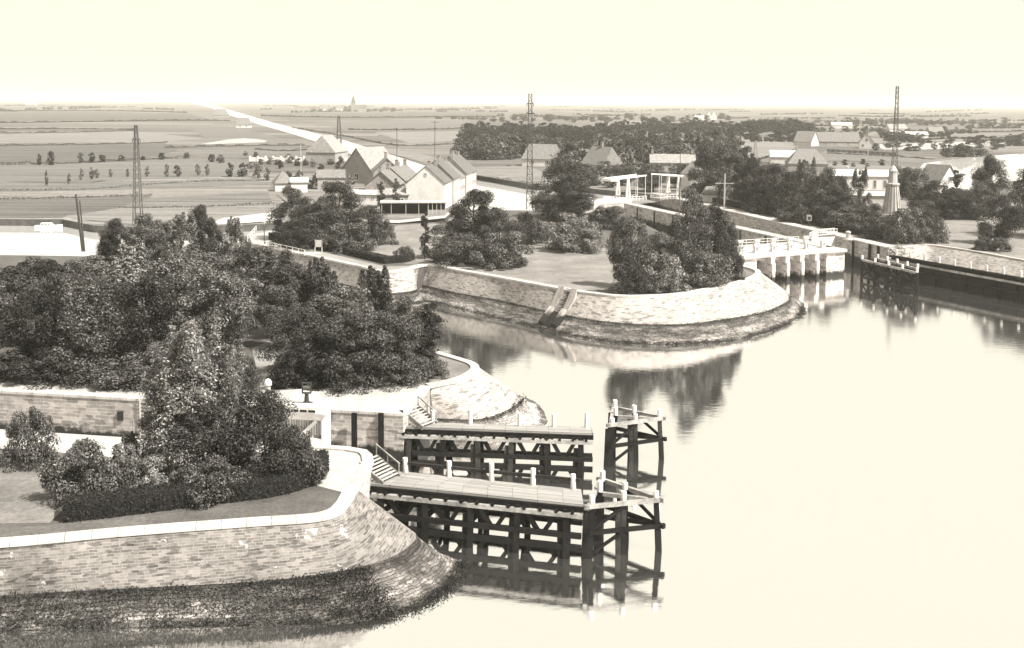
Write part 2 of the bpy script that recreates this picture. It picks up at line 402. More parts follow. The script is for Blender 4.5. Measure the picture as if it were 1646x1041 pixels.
# long canal to the horizon, laid on the meadow
CZ = EZ + .24
sheet('water', [(308, 165.5), (340, 173), (372, 186), (420, 201), (470, 215), (512, 229), (560, 246), (610, 263), (660, 277), (720, 290), (742, 287), (742, 279), (690, 268), (640, 252), (600, 240), (560, 227), (500, 212), (440, 197), (385, 181), (345, 170), (322, 165.8)], CZ, 'canal water')
sheet('water', [(1485, 262), (1530, 256), (1618, 248), (1760, 240), (1800, 262), (1700, 282), (1618, 292), (1560, 300), (1552, 330), (1520, 330), (1505, 292), (1478, 270)], EZ + .22, 'canal water')
# field parcels
FZ = EZ + .012
for pix, mt in [
    ([(-200, 322), (240, 313), (245, 330), (232, 338), (110, 345), (100, 350), (50, 350.5), (-200, 347)], 'dark pasture'),
    ([(-200, 296), (170, 293), (420, 286), (420, 296), (270, 303), (-200, 312)], 'mid pasture'),
    ([(240, 318), (430, 308), (440, 330), (190, 333)], 'mid pasture'),
    ([(190, 334), (440, 330), (445, 352), (360, 361), (250, 364.5), (150, 360), (112, 350), (130, 344)], 'pale stubble'),
    ([(-200, 268), (130, 262), (330, 254), (400, 256), (400, 282), (170, 290), (-200, 294)], 'mid pasture'),
    ([(-200, 234), (260, 229), (300, 238), (240, 253), (-200, 260)], 'dark pasture'),
    ([(-200, 212), (210, 210), (330, 222), (260, 228), (-200, 232)], 'pale stubble'),
    ([(-200, 186), (150, 179), (300, 182), (340, 192), (-200, 194)], 'dark pasture'),
    ([(300, 200), (380, 204), (470, 226), (440, 232), (330, 222)], 'mid pasture'),
    ([(322, 231), (345, 227.5), (368, 223.5), (392, 222), (415, 223.5), (430, 226), (424, 228.5), (398, 229), (370, 230), (345, 231.5)], 'sand ground'),
    ([(280, 240), (420, 236), (480, 240), (560, 250), (410, 252), (320, 252)], 'mid pasture'),
    ([(600, 212), (740, 210), (740, 226), (660, 230)], 'pale stubble'),
    ([(500, 196), (760, 192), (750, 207), (560, 208)], 'mid pasture'),
    ([(410, 182), (800, 178), (790, 189), (470, 194)], 'dark pasture'),
    ([(590, 236), (640, 240), (700, 252), (742, 268), (742, 279), (690, 266), (640, 250)], 'pale stubble'),
    ([(760, 268), (850, 266), (900, 290), (850, 296), (770, 279)], 'pale stubble'),
    ([(1180, 224), (1280, 222), (1278, 238), (1250, 248), (1190, 262)], 'pale stubble'),
    ([(970, 196), (1060, 192), (1060, 199), (980, 204)], 'pale stubble'),
    ([(1420, 205), (1700, 200), (1700, 212), (1430, 214)], 'mid pasture'),
    ([(1330, 240), (1480, 250), (1480, 262), (1300, 256)], 'mid pasture'),
    ([(1320, 262), (1470, 268), (1480, 282), (1330, 278)], 'pale stubble'),
    ([(1400, 232), (1600, 226), (1618, 232), (1500, 240), (1420, 240)], 'sand ground')]:
    FI[0] += .006; sheet('field', pix, FZ + FI[0], mt)
sheet('road', [(360, 350), (445, 340), (445, 354), (370, 360), (330, 361)], EZ + .2, 'road')
sheet('quay_pavement', [(560, 352), (640, 354), (715, 346), (735, 326), (744, 302), (748, 300), (738, 329), (716, 350), (640, 358), (560, 356)], EZ + .21, 'paving')
sheet('bank', [(640, 250), (742, 277), (850, 295), (940, 300), (940, 296), (850, 288), (742, 268), (690, 252)], EZ + .26, 'bank grass')

# ------------------------------------------------------------------ peninsulas
def prism(name, top, mat, zb=-7.5):
    m = MB(); m.poly(top)
    n = len(top)
    for i in range(n):
        a, b = top[i], top[(i + 1) % n]
        m.face([a, b, Vector((b.x, b.y, zb)), Vector((a.x, a.y, zb))])
    o = m.build(name, mat); tag(o, kind='structure'); return o
def coping(root, line, side, width=.75, h=.18, name='coping', mat='coping stone', inward=True):
    nn = normals2(line, side); w0 = .12
    a = [p + n * w0 for p, n in zip(line, nn)]; b = [p - n * width for p, n in zip(line, nn)]
    up = Vector((0, 0, h)); m = MB()
    loft(m, [[p - Vector((0, 0, .12)) for p in a], [p + up * .8 for p in a], [p + up - (n * .05) for p, n in zip(a, nn)], [p + up for p in b], [p - Vector((0, 0, .1)) for p in b]])
    return m.build(name, mat, root)
def revetment(name, label, ctrl, side, mat, n=6, apron=True, seed=1, rub='weedy rubble'):
    """ctrl rows: (kerb px, masonry foot px or metres out, waterline px or metres out)"""
    K = [P(c[0][0], c[0][1], 0) for c in ctrl]; nn = normals2(K, side); B = []; T = []
    for k, q, c in zip(K, nn, ctrl):
        b = c[1]; t = c[2]
        B.append(P(b[0], b[1], -3.0) if isinstance(b, tuple) else Vector((k.x, k.y, -3.0)) + q * b)
        T.append(P(t[0], t[1], WZ) if isinstance(t, tuple) else Vector((k.x, k.y, WZ)) + q * t)
    K, B, T = crom(K, n), crom(B, n), crom(T, n)
    root = empty(name, (0, 0, 0), label, 'embankment')
    m = MB(); loft(m, [lerp(K, B, t) for t in (0, .2, .4, .6, .8, 1)]); m.build('masonry', mat, root, smooth=True)
    if apron:
        # rough rubble foot: finer sampling with knobbly displacement
        B2, T2 = crom(B, 4), crom(T, 4)
        bench = [b + (t - b) * .06 + Vector((0, 0, -.12)) for b, t in zip(B2, T2)]
        under = [t + (t - b) * .28 + Vector((0, 0, -.3)) for b, t in zip(B2, T2)]
        rows = [[p + Vector((0, 0, .02)) for p in B2]]
        for k, t in enumerate([0, .14, .28, .42, .56, .7, .84, 1.0]):
            rows.append(wobble([p + Vector((0, 0, -.25 * math.sin(t * PI) if k else 0)) for p in lerp(bench, T2, t)], (.055 if k else .02), seed * 100 + k))
        rows.append(under)
        m = MB(); loft(m, rows); m.build('rubble_foot', rub, root)
    return root, K, B, T

# --- near peninsula
A_ctrl = [((-600, 921), (-600, 997), (-600, 1046)), ((-160, 888), (-160, 968), (-160, 1024)), ((40, 873), (40, 955), (40, 1014)), ((200, 858), (204, 946), (212, 1010)), ((400, 843), (412, 935), (430, 1006)),
          ((500, 836), (530, 921), (572, 1002)), ((540, 827), (597, 907), (660, 985)), ((557, 813), (640, 890), (718, 952)), ((566, 798), (667, 869), (746, 918)), ((574, 786), (668, 857), (738, 900))]
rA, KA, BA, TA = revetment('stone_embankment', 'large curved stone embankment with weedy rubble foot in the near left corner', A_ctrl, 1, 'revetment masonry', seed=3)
A_quay = [P(574, 786), P(588, 765), P(598, 744), P(596, 733), P(588, 726), P(560, 721), P(505, 717), P(430, 711), P(398, 716), P(335, 744), P(250, 752), P(90, 726), P(-160, 712), P(-600, 690)]
prism('ground', KA + A_quay[1:], 'dark lawn grass')
coping(rA, KA, 1)
AQ = A_quay[:9]
rq = empty('quay_wall', (0, 0, 0), 'pale rounded quay wall corner where the near timber jetty begins', 'wall')
m = MB(); off = [p + n * .05 for p, n in zip(AQ, normals2(AQ, 1))]
loft(m, [off, [Vector((p.x, p.y, WZ - 1)) for p in off]]); m.build('masonry', 'pier masonry', rq)
coping(rq, AQ, 1, .7, .16)
# near bank of the lock basin
AB = A_quay[8:]; m = MB(); loft(m, [[p + n * .04 for p, n in zip(AB, normals2(AB, 1))], [Vector((p.x, p.y, -4.5)) + n * 1.5 for p, n in zip(AB, normals2(AB, 1))]]); tag(m.build('bank', 'bank grass'), kind='structure')
sheet('pavement', [(556, 801), (548, 790), (520, 783), (508, 780), (515, 760), (505, 740), (470, 735), (430, 730), (400, 722), (430, 712), (505, 718), (560, 722), (588, 727), (596, 734), (597, 744), (586, 765), (573, 785), (563, 800)], .02, 'paving')
sheet('lawn', [(-600, 850), (40, 846), (210, 833), (330, 818), (430, 808), (500, 788), (540, 788), (552, 796), (553, 806), (545, 819), (520, 829), (400, 837), (200, 852), (-160, 880), (-600, 912)], .012, 'near lawn grass')
sheet('lawn', [(-600, 740), (50, 742), (110, 760), (120, 800), (80, 840), (-600, 847)], .012, 'bank grass')

# --- water in the lock basin behind the near gate
m = MB(); m.poly([P(x, y, -3.4) for x, y in [(-900, 660), (-900, 790), (90, 790), (330, 800), (452, 760), (452, 690)]]); tag(m.build('water', 'muddy pale water'), kind='structure')

# --- middle peninsula
B_ctrl = [((690, 622), (697, 672), (697, 690)), ((735, 613), (765, 674), (790, 688)), ((757, 604), (805, 664), (850, 689)), ((767, 596.5), (832, 648), (878, 682)), ((768.5, 591), (836, 640), (877, 668)),
          ((764, 586), 4.0, 7.0), ((752, 581), 4.0, 7.2), ((708, 568), 3.0, 6.0), ((640, 549), 2.6, 5.0), ((540, 515), 2.4, 4.5), ((440, 470), 2.0, 4.0), ((385, 428), 2.0, 3.5)]
rB, KB, BB, TB = revetment('stone_embankment', 'bright rounded stone embankment nose at the tip of the middle peninsula', B_ctrl, 1, 'bright masonry', seed=5, rub='pale rubble')
coping(rB, KB, 1, .75, .18)
B_lock = [P(x, y) for x, y in [(-900, 577), (-400, 606), (45, 632), (210, 641.5), (440, 655), (535, 660), (600, 663.5), (648, 666.5), (656, 663), (690, 622)]]
prism('ground', B_lock + KB[1:] + [P(330, 408), P(160, 412), P(40, 410), P(-400, 405), P(-900, 402)], 'dark lawn grass')
rl = empty('quay_wall', (0, 0, 0), 'long stained lock wall with timber fenders below the pale quay', 'wall')
m = MB(); off = [p + n * .05 for p, n in zip(B_lock, normals2(B_lock, 1))]
loft(m, [off] + [[Vector((p.x, p.y, z)) for p in off] for z in (-2.0, -4.0, -6.0)]); m.build('masonry', 'lock masonry', rl)
coping(rl, B_lock, 1, .8, .15)
for fx in (570, 613):
    p = P(fx, 664.5) + Vector((0, -.2, 0)); m = MB(); m.box(p.x - .22, p.x + .22, p.y - .25, p.y + .15, -5.2, .1); m.build('fender_post', 'dark timber', rl)
for fx in (250, 330):
    p = P(fx, 645.0) + Vector((0, -.15, 0)); m = MB(); m.box(p.x - .2, p.x + .2, p.y - .2, p.y + .12, -4.2, -.2); m.build('fender_post', 'grey paint', rl)
m = MB(); p = P(193, 641); m.box(p.x - .25, p.x + .25, p.y - .12, p.y, -1.9, -1.1); m.build('drain_hole', 'dark opening', rl)
sheet('pavement', [(-900, 560), (-400, 588), (45, 608), (220, 619), (400, 628), (440, 627), (560, 622), (640, 618), (680, 612), (690, 621), (655, 662), (640, 664), (535, 658.5), (440, 653), (210, 640), (45, 630.5), (-400, 604), (-900, 575)], .02, 'paving')
sheet('lawn', [(690, 619), (735, 610.5), (752, 603), (762, 596), (762, 591), (752, 584), (708, 571), (640, 552), (600, 560), (600, 612)], .012, 'lawn grass')
sheet('path', [(405, 628), (412, 590), (405, 560), (430, 548), (450, 552), (440, 590), (440, 628)], .016, 'earth')

# --- island between the channel and the sluice
C_ctrl = [((405, 392), 1.2, 2.0), ((500, 412), 1.2, 2.0), ((575, 428), 1.2, 2.0), ((616, 437.5), 1.2, 2.2), ((655, 434), 1.5, 2.6), ((688, 427), (674, 457), (690, 486)), ((745, 436.5), (733, 470), (745, 498)), ((820, 450), (813, 484), (815, 516)), ((890, 463), (880, 500), (878, 530)),
          ((940, 471), (935, 511), (930, 542)), ((1000, 477), (1000, 519), (1000, 552)), ((1080, 475), (1090, 521), (1085, 554)), ((1150, 464), (1170, 512), (1172, 549)), ((1195, 453), (1225, 502), (1240, 532)), ((1215, 445.5), (1255, 490), (1280, 513)), ((1222, 440), (1268, 481), (1291, 501)),
          ((1218, 434.5), 4.2, 7.0), ((1196, 428), 2.5, 4.0)]
rC, KC, BC, TC = revetment('stone_embankment', 'long sunlit stone embankment sweeping round the island lawn', C_ctrl, 1, 'bright masonry', seed=8)
coping(rC, KC, 1, .8, .2)
prism('ground', KC + [P(1190, 412), P(1130, 400), P(1060, 372), P(1003, 343), P(935, 345), P(860, 338), P(760, 337), P(716, 356), P(640, 360), P(560, 360), P(445, 374), P(385, 380)], 'dark lawn grass')
sheet('lawn', [(560, 385), (640, 362), (716, 358), (720, 380), (840, 400), (870, 382), (965, 392), (1010, 430), (1010, 466), (940, 466), (890, 458), (745, 430), (690, 422), (655, 424), (545, 400)], .012, 'lawn grass')
sheet('path', [(420, 380), (450, 372), (445, 385), (520, 405), (620, 428), (655, 427), (690, 421), (745, 430), (890, 457), (940, 465.5), (940, 469), (890, 461), (745, 434.5), (688, 425.5), (655, 432), (616, 435.5), (575, 426), (500, 410), (412, 391)], .02, 'earth')
sheet('path', [(405, 391), (400, 378), (440, 370), (446, 376), (428, 384), (520, 407), (500, 409)], .026, 'paving')
sheet('lawn', [(1000, 471), (1080, 468), (1150, 457), (1190, 446), (1212, 441), (1214, 439), (1190, 432), (1150, 440), (1010, 462)], .012, 'lawn grass')
# stairs down the island embankment
st = empty('stone_stairs', (0, 0, 0), 'narrow dark stone stairs between pale cheek walls cutting down the island embankment', 'stairs')
s0, s1 = P(916, 467), P(884, 527, WZ)
s1m = P(897, 503, -3.0)
ax = (s1 - s0); ax.z = 0; ax.normalize(); sx = Vector((ax.y, -ax.x, 0))
m = MB(); nst = 15
for i in range(nst):
    t0, t1 = i / nst, (i + 1) / nst
    a = s0.lerp(s1m, t0); b = s0.lerp(s1m, t1)
    z = a.z + .26; m.hexa([Vector((q.x, q.y, -4)) for q in (a - sx * .8, b - sx * .8, b + sx * .8, a + sx * .8)][::-1], [Vector((q.x, q.y, z)) for q in (a - sx * .8, b - sx * .8, b + sx * .8, a + sx * .8)][::-1])
m.build('steps', 'dark timber', st)
m = MB(); a, b = s1m, s1 + ax * .6; z0 = -2.95; a = a + Vector((0, 0, .3)); b = b + Vector((0, 0, .3))
m.hexa([q - Vector((0, 0, 3)) for q in (a - sx * .8, b - sx * .8, b + sx * .8, a + sx * .8)][::-1], [a - sx * .8, b - sx * .8, b + sx * .8, a + sx * .8][::-1]); m.build('landing', 'dark opening', st)
for sg in (-1, 1):
    m = MB(); o1, o2 = sx * (sg * .8), sx * (sg * 1.9); up = Vector((0, 0, .5))
    a, b = s0 + ax * .4, s1m
    m.hexa([q - Vector((0, 0, 2)) for q in (a + o1, b + o1, b + o2, a + o2)], [q + up for q in (a + o1, b + o1, b + o2, a + o2)])
    m.build('cheek_wall', 'pier masonry', st)
    m = MB(); a, b = s1m, s1 + ax * .5; o2 = sx * (sg * 1.8)
    m.hexa([q - Vector((0, 0, 2)) for q in (a + o1, b + o1, b + o2, a + o2)], [q + up * 1.6 for q in (a + o1, b + o1, b + o2, a + o2)])
    m.build('cheek_wall', 'pier masonry', st)

# --- right bank with the lock's far wall
D_line = [back] + Dwall + [P(1450, 397), P(1490, 394)]
D_line[0] = Vector((back.x, back.y, 0))
D_ctrl = [((1428, 398.5), .1, 1), ((1455, 397), 1.0, 3.0), ((1490, 394), 3.5, 6.0), ((1540, 400), 4, 7), ((1615, 413), 4.2, 7), ((1760, 440), 4.2, 7), ((1950, 476), 4.2, 7)]
rD, KD, BD, TD = revetment('stone_embankment', 'sloping pale embankment below the right-hand lawn behind the timber guide wall', D_ctrl, 1, 'bright masonry', apron=True, seed=11)
coping(rD, KD, 1, .5, .15)
prism('ground', [Vector((p.x, p.y, 0)) for p in D_line[:-2]] + KD[1:] + [Vector((420, 200, 0)), Vector((420, 332, 0)), Vector((back.x + 10, back.y + 2, 0))], 'lawn grass')
rw = empty('quay_wall', (0, 0, 0), 'straight far wall of the right-hand lock with dark fender posts', 'wall')
m = MB(); L = [p + n * .05 for p, n in zip(D_line[:6], normals2(D_line[:6], 1))]
loft(m, [[Vector((p.x, p.y, 0)) for p in L], [Vector((p.x, p.y, -3)) for p in L], [Vector((p.x, p.y, -6.5)) for p in L]]); m.build('masonry', 'lock masonry', rw)
coping(rw, [Vector((p.x, p.y, 0)) for p in D_line[:6]], 1, 2.4, .15)
for fx, fy in ((1372, 386.5), (1398, 392), (1412, 395)):
    p = P(fx, fy) + Vector((-.1, -.25, 0)); m = MB(); m.box(p.x - .2, p.x + .2, p.y - .2, p.y + .2, -5.2, .0); m.build('fender_post', 'dark timber', rw)
# middle pier between lock chamber and sluice channel
near = [P(1003, 327), P(1090, 346), P(1180, 366), P(1290, 390.5), P(1318, 397)]
nrm = Vector((-dd.y, dd.x, 0)); nrm = nrm if nrm.x > 0 else -nrm
far = [p + nrm * 3.2 for p in near]; far[0] = near[0] + nrm * 3.4
mp = empty('lock_pier', (0, 0, 0), 'long narrow stone pier between the sluice channel and the lock chamber', 'wall')
m = MB(); loft(m, [near, [Vector((p.x, p.y, -3)) for p in near], [Vector((p.x, p.y, -7)) for p in near]])
loft(m, [[Vector((p.x, p.y, -7)) for p in far], far])
m.poly(near + far[::-1]); m.build('masonry', 'lock masonry', mp)
coping(mp, near, 1, 1.3, .16)
for t in (.1, .22, .34, .47, .6, .72, .84):
    q = near[0].lerp(near[3], t); m = MB(); m.box(q.x - .16, q.x + .16, q.y - .3, q.y + .1, -4, -.25); m.build('fender_post', 'mid timber', mp)
m = MB(); m.bar(near[0].lerp(near[3], .08) + Vector((-.3, -.2, -3.2)), near[0].lerp(near[3], .5) + Vector((-.3, -.2, -3.2)), .35); m.build('fender_rail', 'mid timber', mp)

# ------------------------------------------------------------------ the sluice
sl = empty('sluice', (0, 0, 0), 'pale stone sluice with five dark arched openings beside the island tip', 'sluice')
L0, L1 = P(1192, 411), P(1358, 399.5)
ux = (L1 - L0); width = ux.length; ux.normalize(); uy = Vector((-ux.y, ux.x, 0))
MS = Matrix(((ux.x, uy.x, 0, L0.x), (ux.y, uy.y, 0, L0.y), (0, 0, 1, 0), (0, 0, 0, 1)))
def upx(px):   # distance along the sluice front for a photo column
    d = ray(px, 405); k = (d.y / d.x) if abs(d.x) > 1e-6 else 1e6
    # intersect ray plane with L0 + s ux
    s = (L0.x * d.y - L0.y * d.x) / (ux.y * d.x - ux.x * d.y); return s
edges = [upx(x) for x in (1217, 1240, 1263.5, 1287, 1311, 1329)]
m = MB(); m.box(-2, edges[0], 0, 9, -7, -.35, MS); m.build('abutment', 'pale sluice stone', sl)
m = MB(); m.box(edges[5], width, 0, 9, -7, -.35, MS); m.build('abutment', 'pale sluice stone', sl)
pw = .85
for e in edges[1:5]:
    m = MB(); m.box(e - pw / 2, e + pw / 2, -.5, 7, -7, -.35, MS)
    m.box(e - pw / 2 + .1, e + pw / 2 - .1, -.8, -.5, -7, -1.6, MS); m.build('pier', 'pale sluice stone', sl)
m = MB(); m.box(-2, width, 8.5, 9.2, -7, -.35, MS); m.build('back_wall', 'dark opening', sl)  # near-black colour stands for the shade deep in the openings
for i in range(5):
    a = edges[i] + (pw / 2 if i else 0); b = edges[i + 1] - (pw / 2 if i < 4 else 0)
    m = MB(); K = 10; c = (a + b) / 2; rr = (b - a) / 2
    for k in range(K):
        t0, t1 = PI * k / K, PI * (k + 1) / K
        x0, z0 = c - rr * math.cos(t0), -2.0 + rr * .6 * math.sin(t0); x1, z1 = c - rr * math.cos(t1), -2.0 + rr * .6 * math.sin(t1)
        m.hexa([MS @ Vector(v) for v in ((x0, 1.2, z0), (x1, 1.2, z1), (x1, 6, z1), (x0, 6, z0))], [MS @ Vector(v) for v in ((x0, 1.2, -.35), (x1, 1.2, -.35), (x1, 6, -.35), (x0, 6, -.35))])
    m.build('arch', 'pale sluice stone', sl)
    m = MB(); m.box(a + .05, b - .05, 3.0, 3.25, -4.2, -1.7, MS); m.build('sluice_gate', 'dark timber', sl)  # gate coloured near-black so the opening's shade is in the colour
m = MB(); m.box(-3, width + .15, -.35, 12, -.35, 0, MS); m.box(-3, width + .15, -.5, -.2, -.5, -.1, MS); m.build('deck', 'coping stone', sl)
for row, yy in ((0, 2.4), (1, 8.0)):
    for i in range(6):
        x = 1.2 + i * (width - 4.2) / 5 + row * .9
        q = MS @ Vector((x, yy, 0)); wl = empty('windlass', q, 'small white gate windlass in the %s row on the sluice deck' % ('front' if row == 0 else 'rear'), 'windlass', 'white windlasses on the sluice deck', math.atan2(ux.y, ux.x))
        m = MB(); m.box(-.5, .5, -.4, .4, 0, .25); m.box(-.38, -.2, -.3, .3, .25, 1.0); m.box(.2, .38, -.3, .3, .25, 1.0); m.build('stand', 'white paint', wl)
        m = MB(); m.tube((-.5, 0, 1.2), (.5, 0, 1.2), .34, .34, 10); m.build('drum', 'white paint', wl)
        m = MB(); m.tube((.5, 0, 1.1), (.75, 0, 1.1), .05); m.box(.72, .78, -.05, .05, .7, 1.15); m.build('crank', 'dark metal', wl)
def rail_run(name, a, b, label, n, h=1.0, mat='white paint', cat='railing', rails=2, t=.08):
    root = empty(name, a, label, cat); a, b = Vector(a), Vector(b); d = b - a
    for k in range(rails):
        m = MB(); z = Vector((0, 0, h * (k + 1) / rails)); m.bar(z, d + z, t); m.build('rail', mat, root)
    for i in range(n + 1):
        q = d * (i / n); m = MB(); m.bar(q, q + Vector((0, 0, h + .05)), t * 1.2); m.build('post', mat, root)
    return root
rail_run('railing', MS @ Vector((0, 11.2, 0)), MS @ Vector((width - 1, 11.2, 0)), 'white railing along the back of the sluice deck', 9)
# lower gates of the right-hand lock
gA, gB = near[0].lerp(near[3], .97) + nrm * 3.2, Dwall[2] - dd * 4
gt = empty('lock_gate', (0, 0, 0), 'white planked lock gate with walkway closing the right-hand lock', 'lock gate')
mid = gA.lerp(gB, .5) - dd * 2.2
for a, b in ((gA, mid), (mid, gB)):
    m = MB(); n2 = Vector((dd.x, dd.y, 0)) * .2
    m.hexa([Vector((q.x, q.y, -6)) for q in (a - n2, b - n2, b + n2, a + n2)], [Vector((q.x, q.y, .2)) for q in (a - n2, b - n2, b + n2, a + n2)]); m.build('gate_leaf', 'white paint', gt)
    m = MB(); up = Vector((0, 0, .45)); off = dd * .5
    m.hexa([q - up * .3 + up for q in (a - off, b - off, b + off, a + off)], [q + up for q in (a - off, b - off, b + off, a + off)]); m.build('walkway', 'concrete', gt)
    for z in (.9, 1.45):
        m = MB(); m.bar(a + off + Vector((0, 0, z)), b + off + Vector((0, 0, z)), .09); m.bar(a - off + Vector((0, 0, z)), b - off + Vector((0, 0, z)), .09); m.build('handrail', 'white paint', gt)
    m = MB()
    for k in range(6):
        for sg in (-1, 1):
            q = a.lerp(b, k / 5) + off * sg; m.bar(q + Vector((0, 0, .4)), q + Vector((0, 0, 1.5)), .1)
    m.build('handrail_posts', 'white paint', gt)
pb = empty('bollard', P(1363, 385), 'pale capped stone bollard on the quay corner beside the lock entrance', 'bollard')
m = MB(); m.lathe([(.7, 0), (.7, .3), (.45, .4), (.42, 1.2), (.55, 1.35), (.5, 1.6), (.0, 1.75)]); m.build('post', 'coping stone', pb)
m = MB(); m.lathe([(.9, 0), (.9, .18), (.0, .18)]); m.build('base', 'concrete', pb)
q = P(1300, 363.5); sg = empty('signal_box', q, 'small dark signal box on a post in front of the lockside trees', 'signal')
m = MB(); m.box(-.5, .5, -.3, .3, 1.2, 2.4); m.build('box', 'grey plaster', sg); m = MB(); m.box(-.28, .28, -.34, -.3, 1.5, 2.1); m.build('lamp_opening', 'dark opening', sg); m = MB(); m.bar((0, 0, 0), (0, 0, 1.2), .2); m.build('post', 'dark metal', sg)

# ------------------------------------------------------------------ drawbridges and arched approach
def leaf(name, base, direction, label, dz=0):
    root = empty(name, base, label, 'drawbridge', 'white drawbridge leaves over the right-hand lock', math.atan2(direction.y, direction.x))
    H = 6.2; hw = 2.1
    for s in (-1, 1):
        m = MB()
        m.bar((-.65, s * hw, 0), (-.12, s * hw, H), .42, .42, .34); m.bar((.65, s * hw, 0), (.12, s * hw, H), .42, .42, .34)
        for z in (1.5, 3.0, 4.5): m.bar((-.6 + z * .085, s * hw, z), (.6 - z * .085, s * hw, z), .2)
        m.box(-.9, .9, s * hw - .5, s * hw + .5, -.2, .35); m.build('tower', 'white paint', root)
        m = MB(); m.bar((-5.0, s * (hw - .35), H - .25), (6.3, s * (hw - .1), H + .5), .34, .45, .26); m.build('balance_beam', 'white paint', root)
        for xx in (3.4, 6.1):
            m = MB(); m.tube((xx, s * (hw - .15), H + .25), (xx, s * (hw - .15), .5), .07, .07, 6); m.build('lift_rod', 'white paint', root)
        m = MB()
        for z in (.65, 1.2): m.bar((-.5, s * hw, z), (6.4, s * hw, z), .09)
        for k in range(6): m.bar((.6 + k * 1.15, s * hw, 0), (.6 + k * 1.15, s * hw, 1.2), .1)
        m.build('railing', 'white paint', root)
    m = MB(); m.bar((0, -hw, H - .1), (0, hw, H - .1), .4, .5); m.build('head_beam', 'white paint', root)
    m = MB(); m.box(-5.6, -3.2, -hw + .2, hw - .2, H - .75, H - .1); m.build('counterweight', 'white paint', root)
    m = MB(); m.box(.4, 6.5, -hw, hw, -.05, .28); m.build('deck', 'deck planks', root)
    return root
bdir = nrm.copy()
pb1 = P(1001, 322.5); pb2 = P(1082, 318)
dirb = (pb2 - pb1); dirb.z = 0; dirb.normalize()
leaf('drawbridge', pb1, dirb, 'left white drawbridge leaf, its counterweight hanging to the left over the approach')
leaf('drawbridge', pb2, -dirb, 'right white drawbridge leaf standing beside the white pyramid-roofed house')
ab = empty('arch_bridge', pb1 - dirb * 5.6, 'white arched approach bridge with railing left of the drawbridge', 'bridge', None, math.atan2(dirb.y, dirb.x))
m = MB(); m.box(-6, 5.2, -2.6, 2.6, -.35, .1); m.build('deck', 'paving', ab)
m = MB(); K = 12
for k in range(K):
    t0, t1 = PI * k / K, PI * (k + 1) / K; x0, x1 = 1.3 - 3.2 * math.cos(t0), 1.3 - 3.2 * math.cos(t1); z0, z1 = -2.6 + 1.7 * math.sin(t0), -2.6 + 1.7 * math.sin(t1)
    m.hexa([Vector(v) for v in ((x0, -2.5, z0), (x1, -2.5, z1), (x1, 2.5, z1), (x0, 2.5, z0))], [Vector(v) for v in ((x0, -2.5, -.36), (x1, -2.5, -.36), (x1, 2.5, -.36), (x0, 2.5, -.36))])
m.box(4.4, 5.2, -2.52, 2.52, -5, -.36); m.box(-6, -1.8, -2.52, 2.52, -5, -.36); m.build('arch', 'pier masonry', ab)
for s in (-1, 1):
    m = MB(); m.box(-6, 5.0, s * 2.5 - .08, s * 2.5 + .08, .1, 1.1); m.build('parapet', 'white paint', ab)

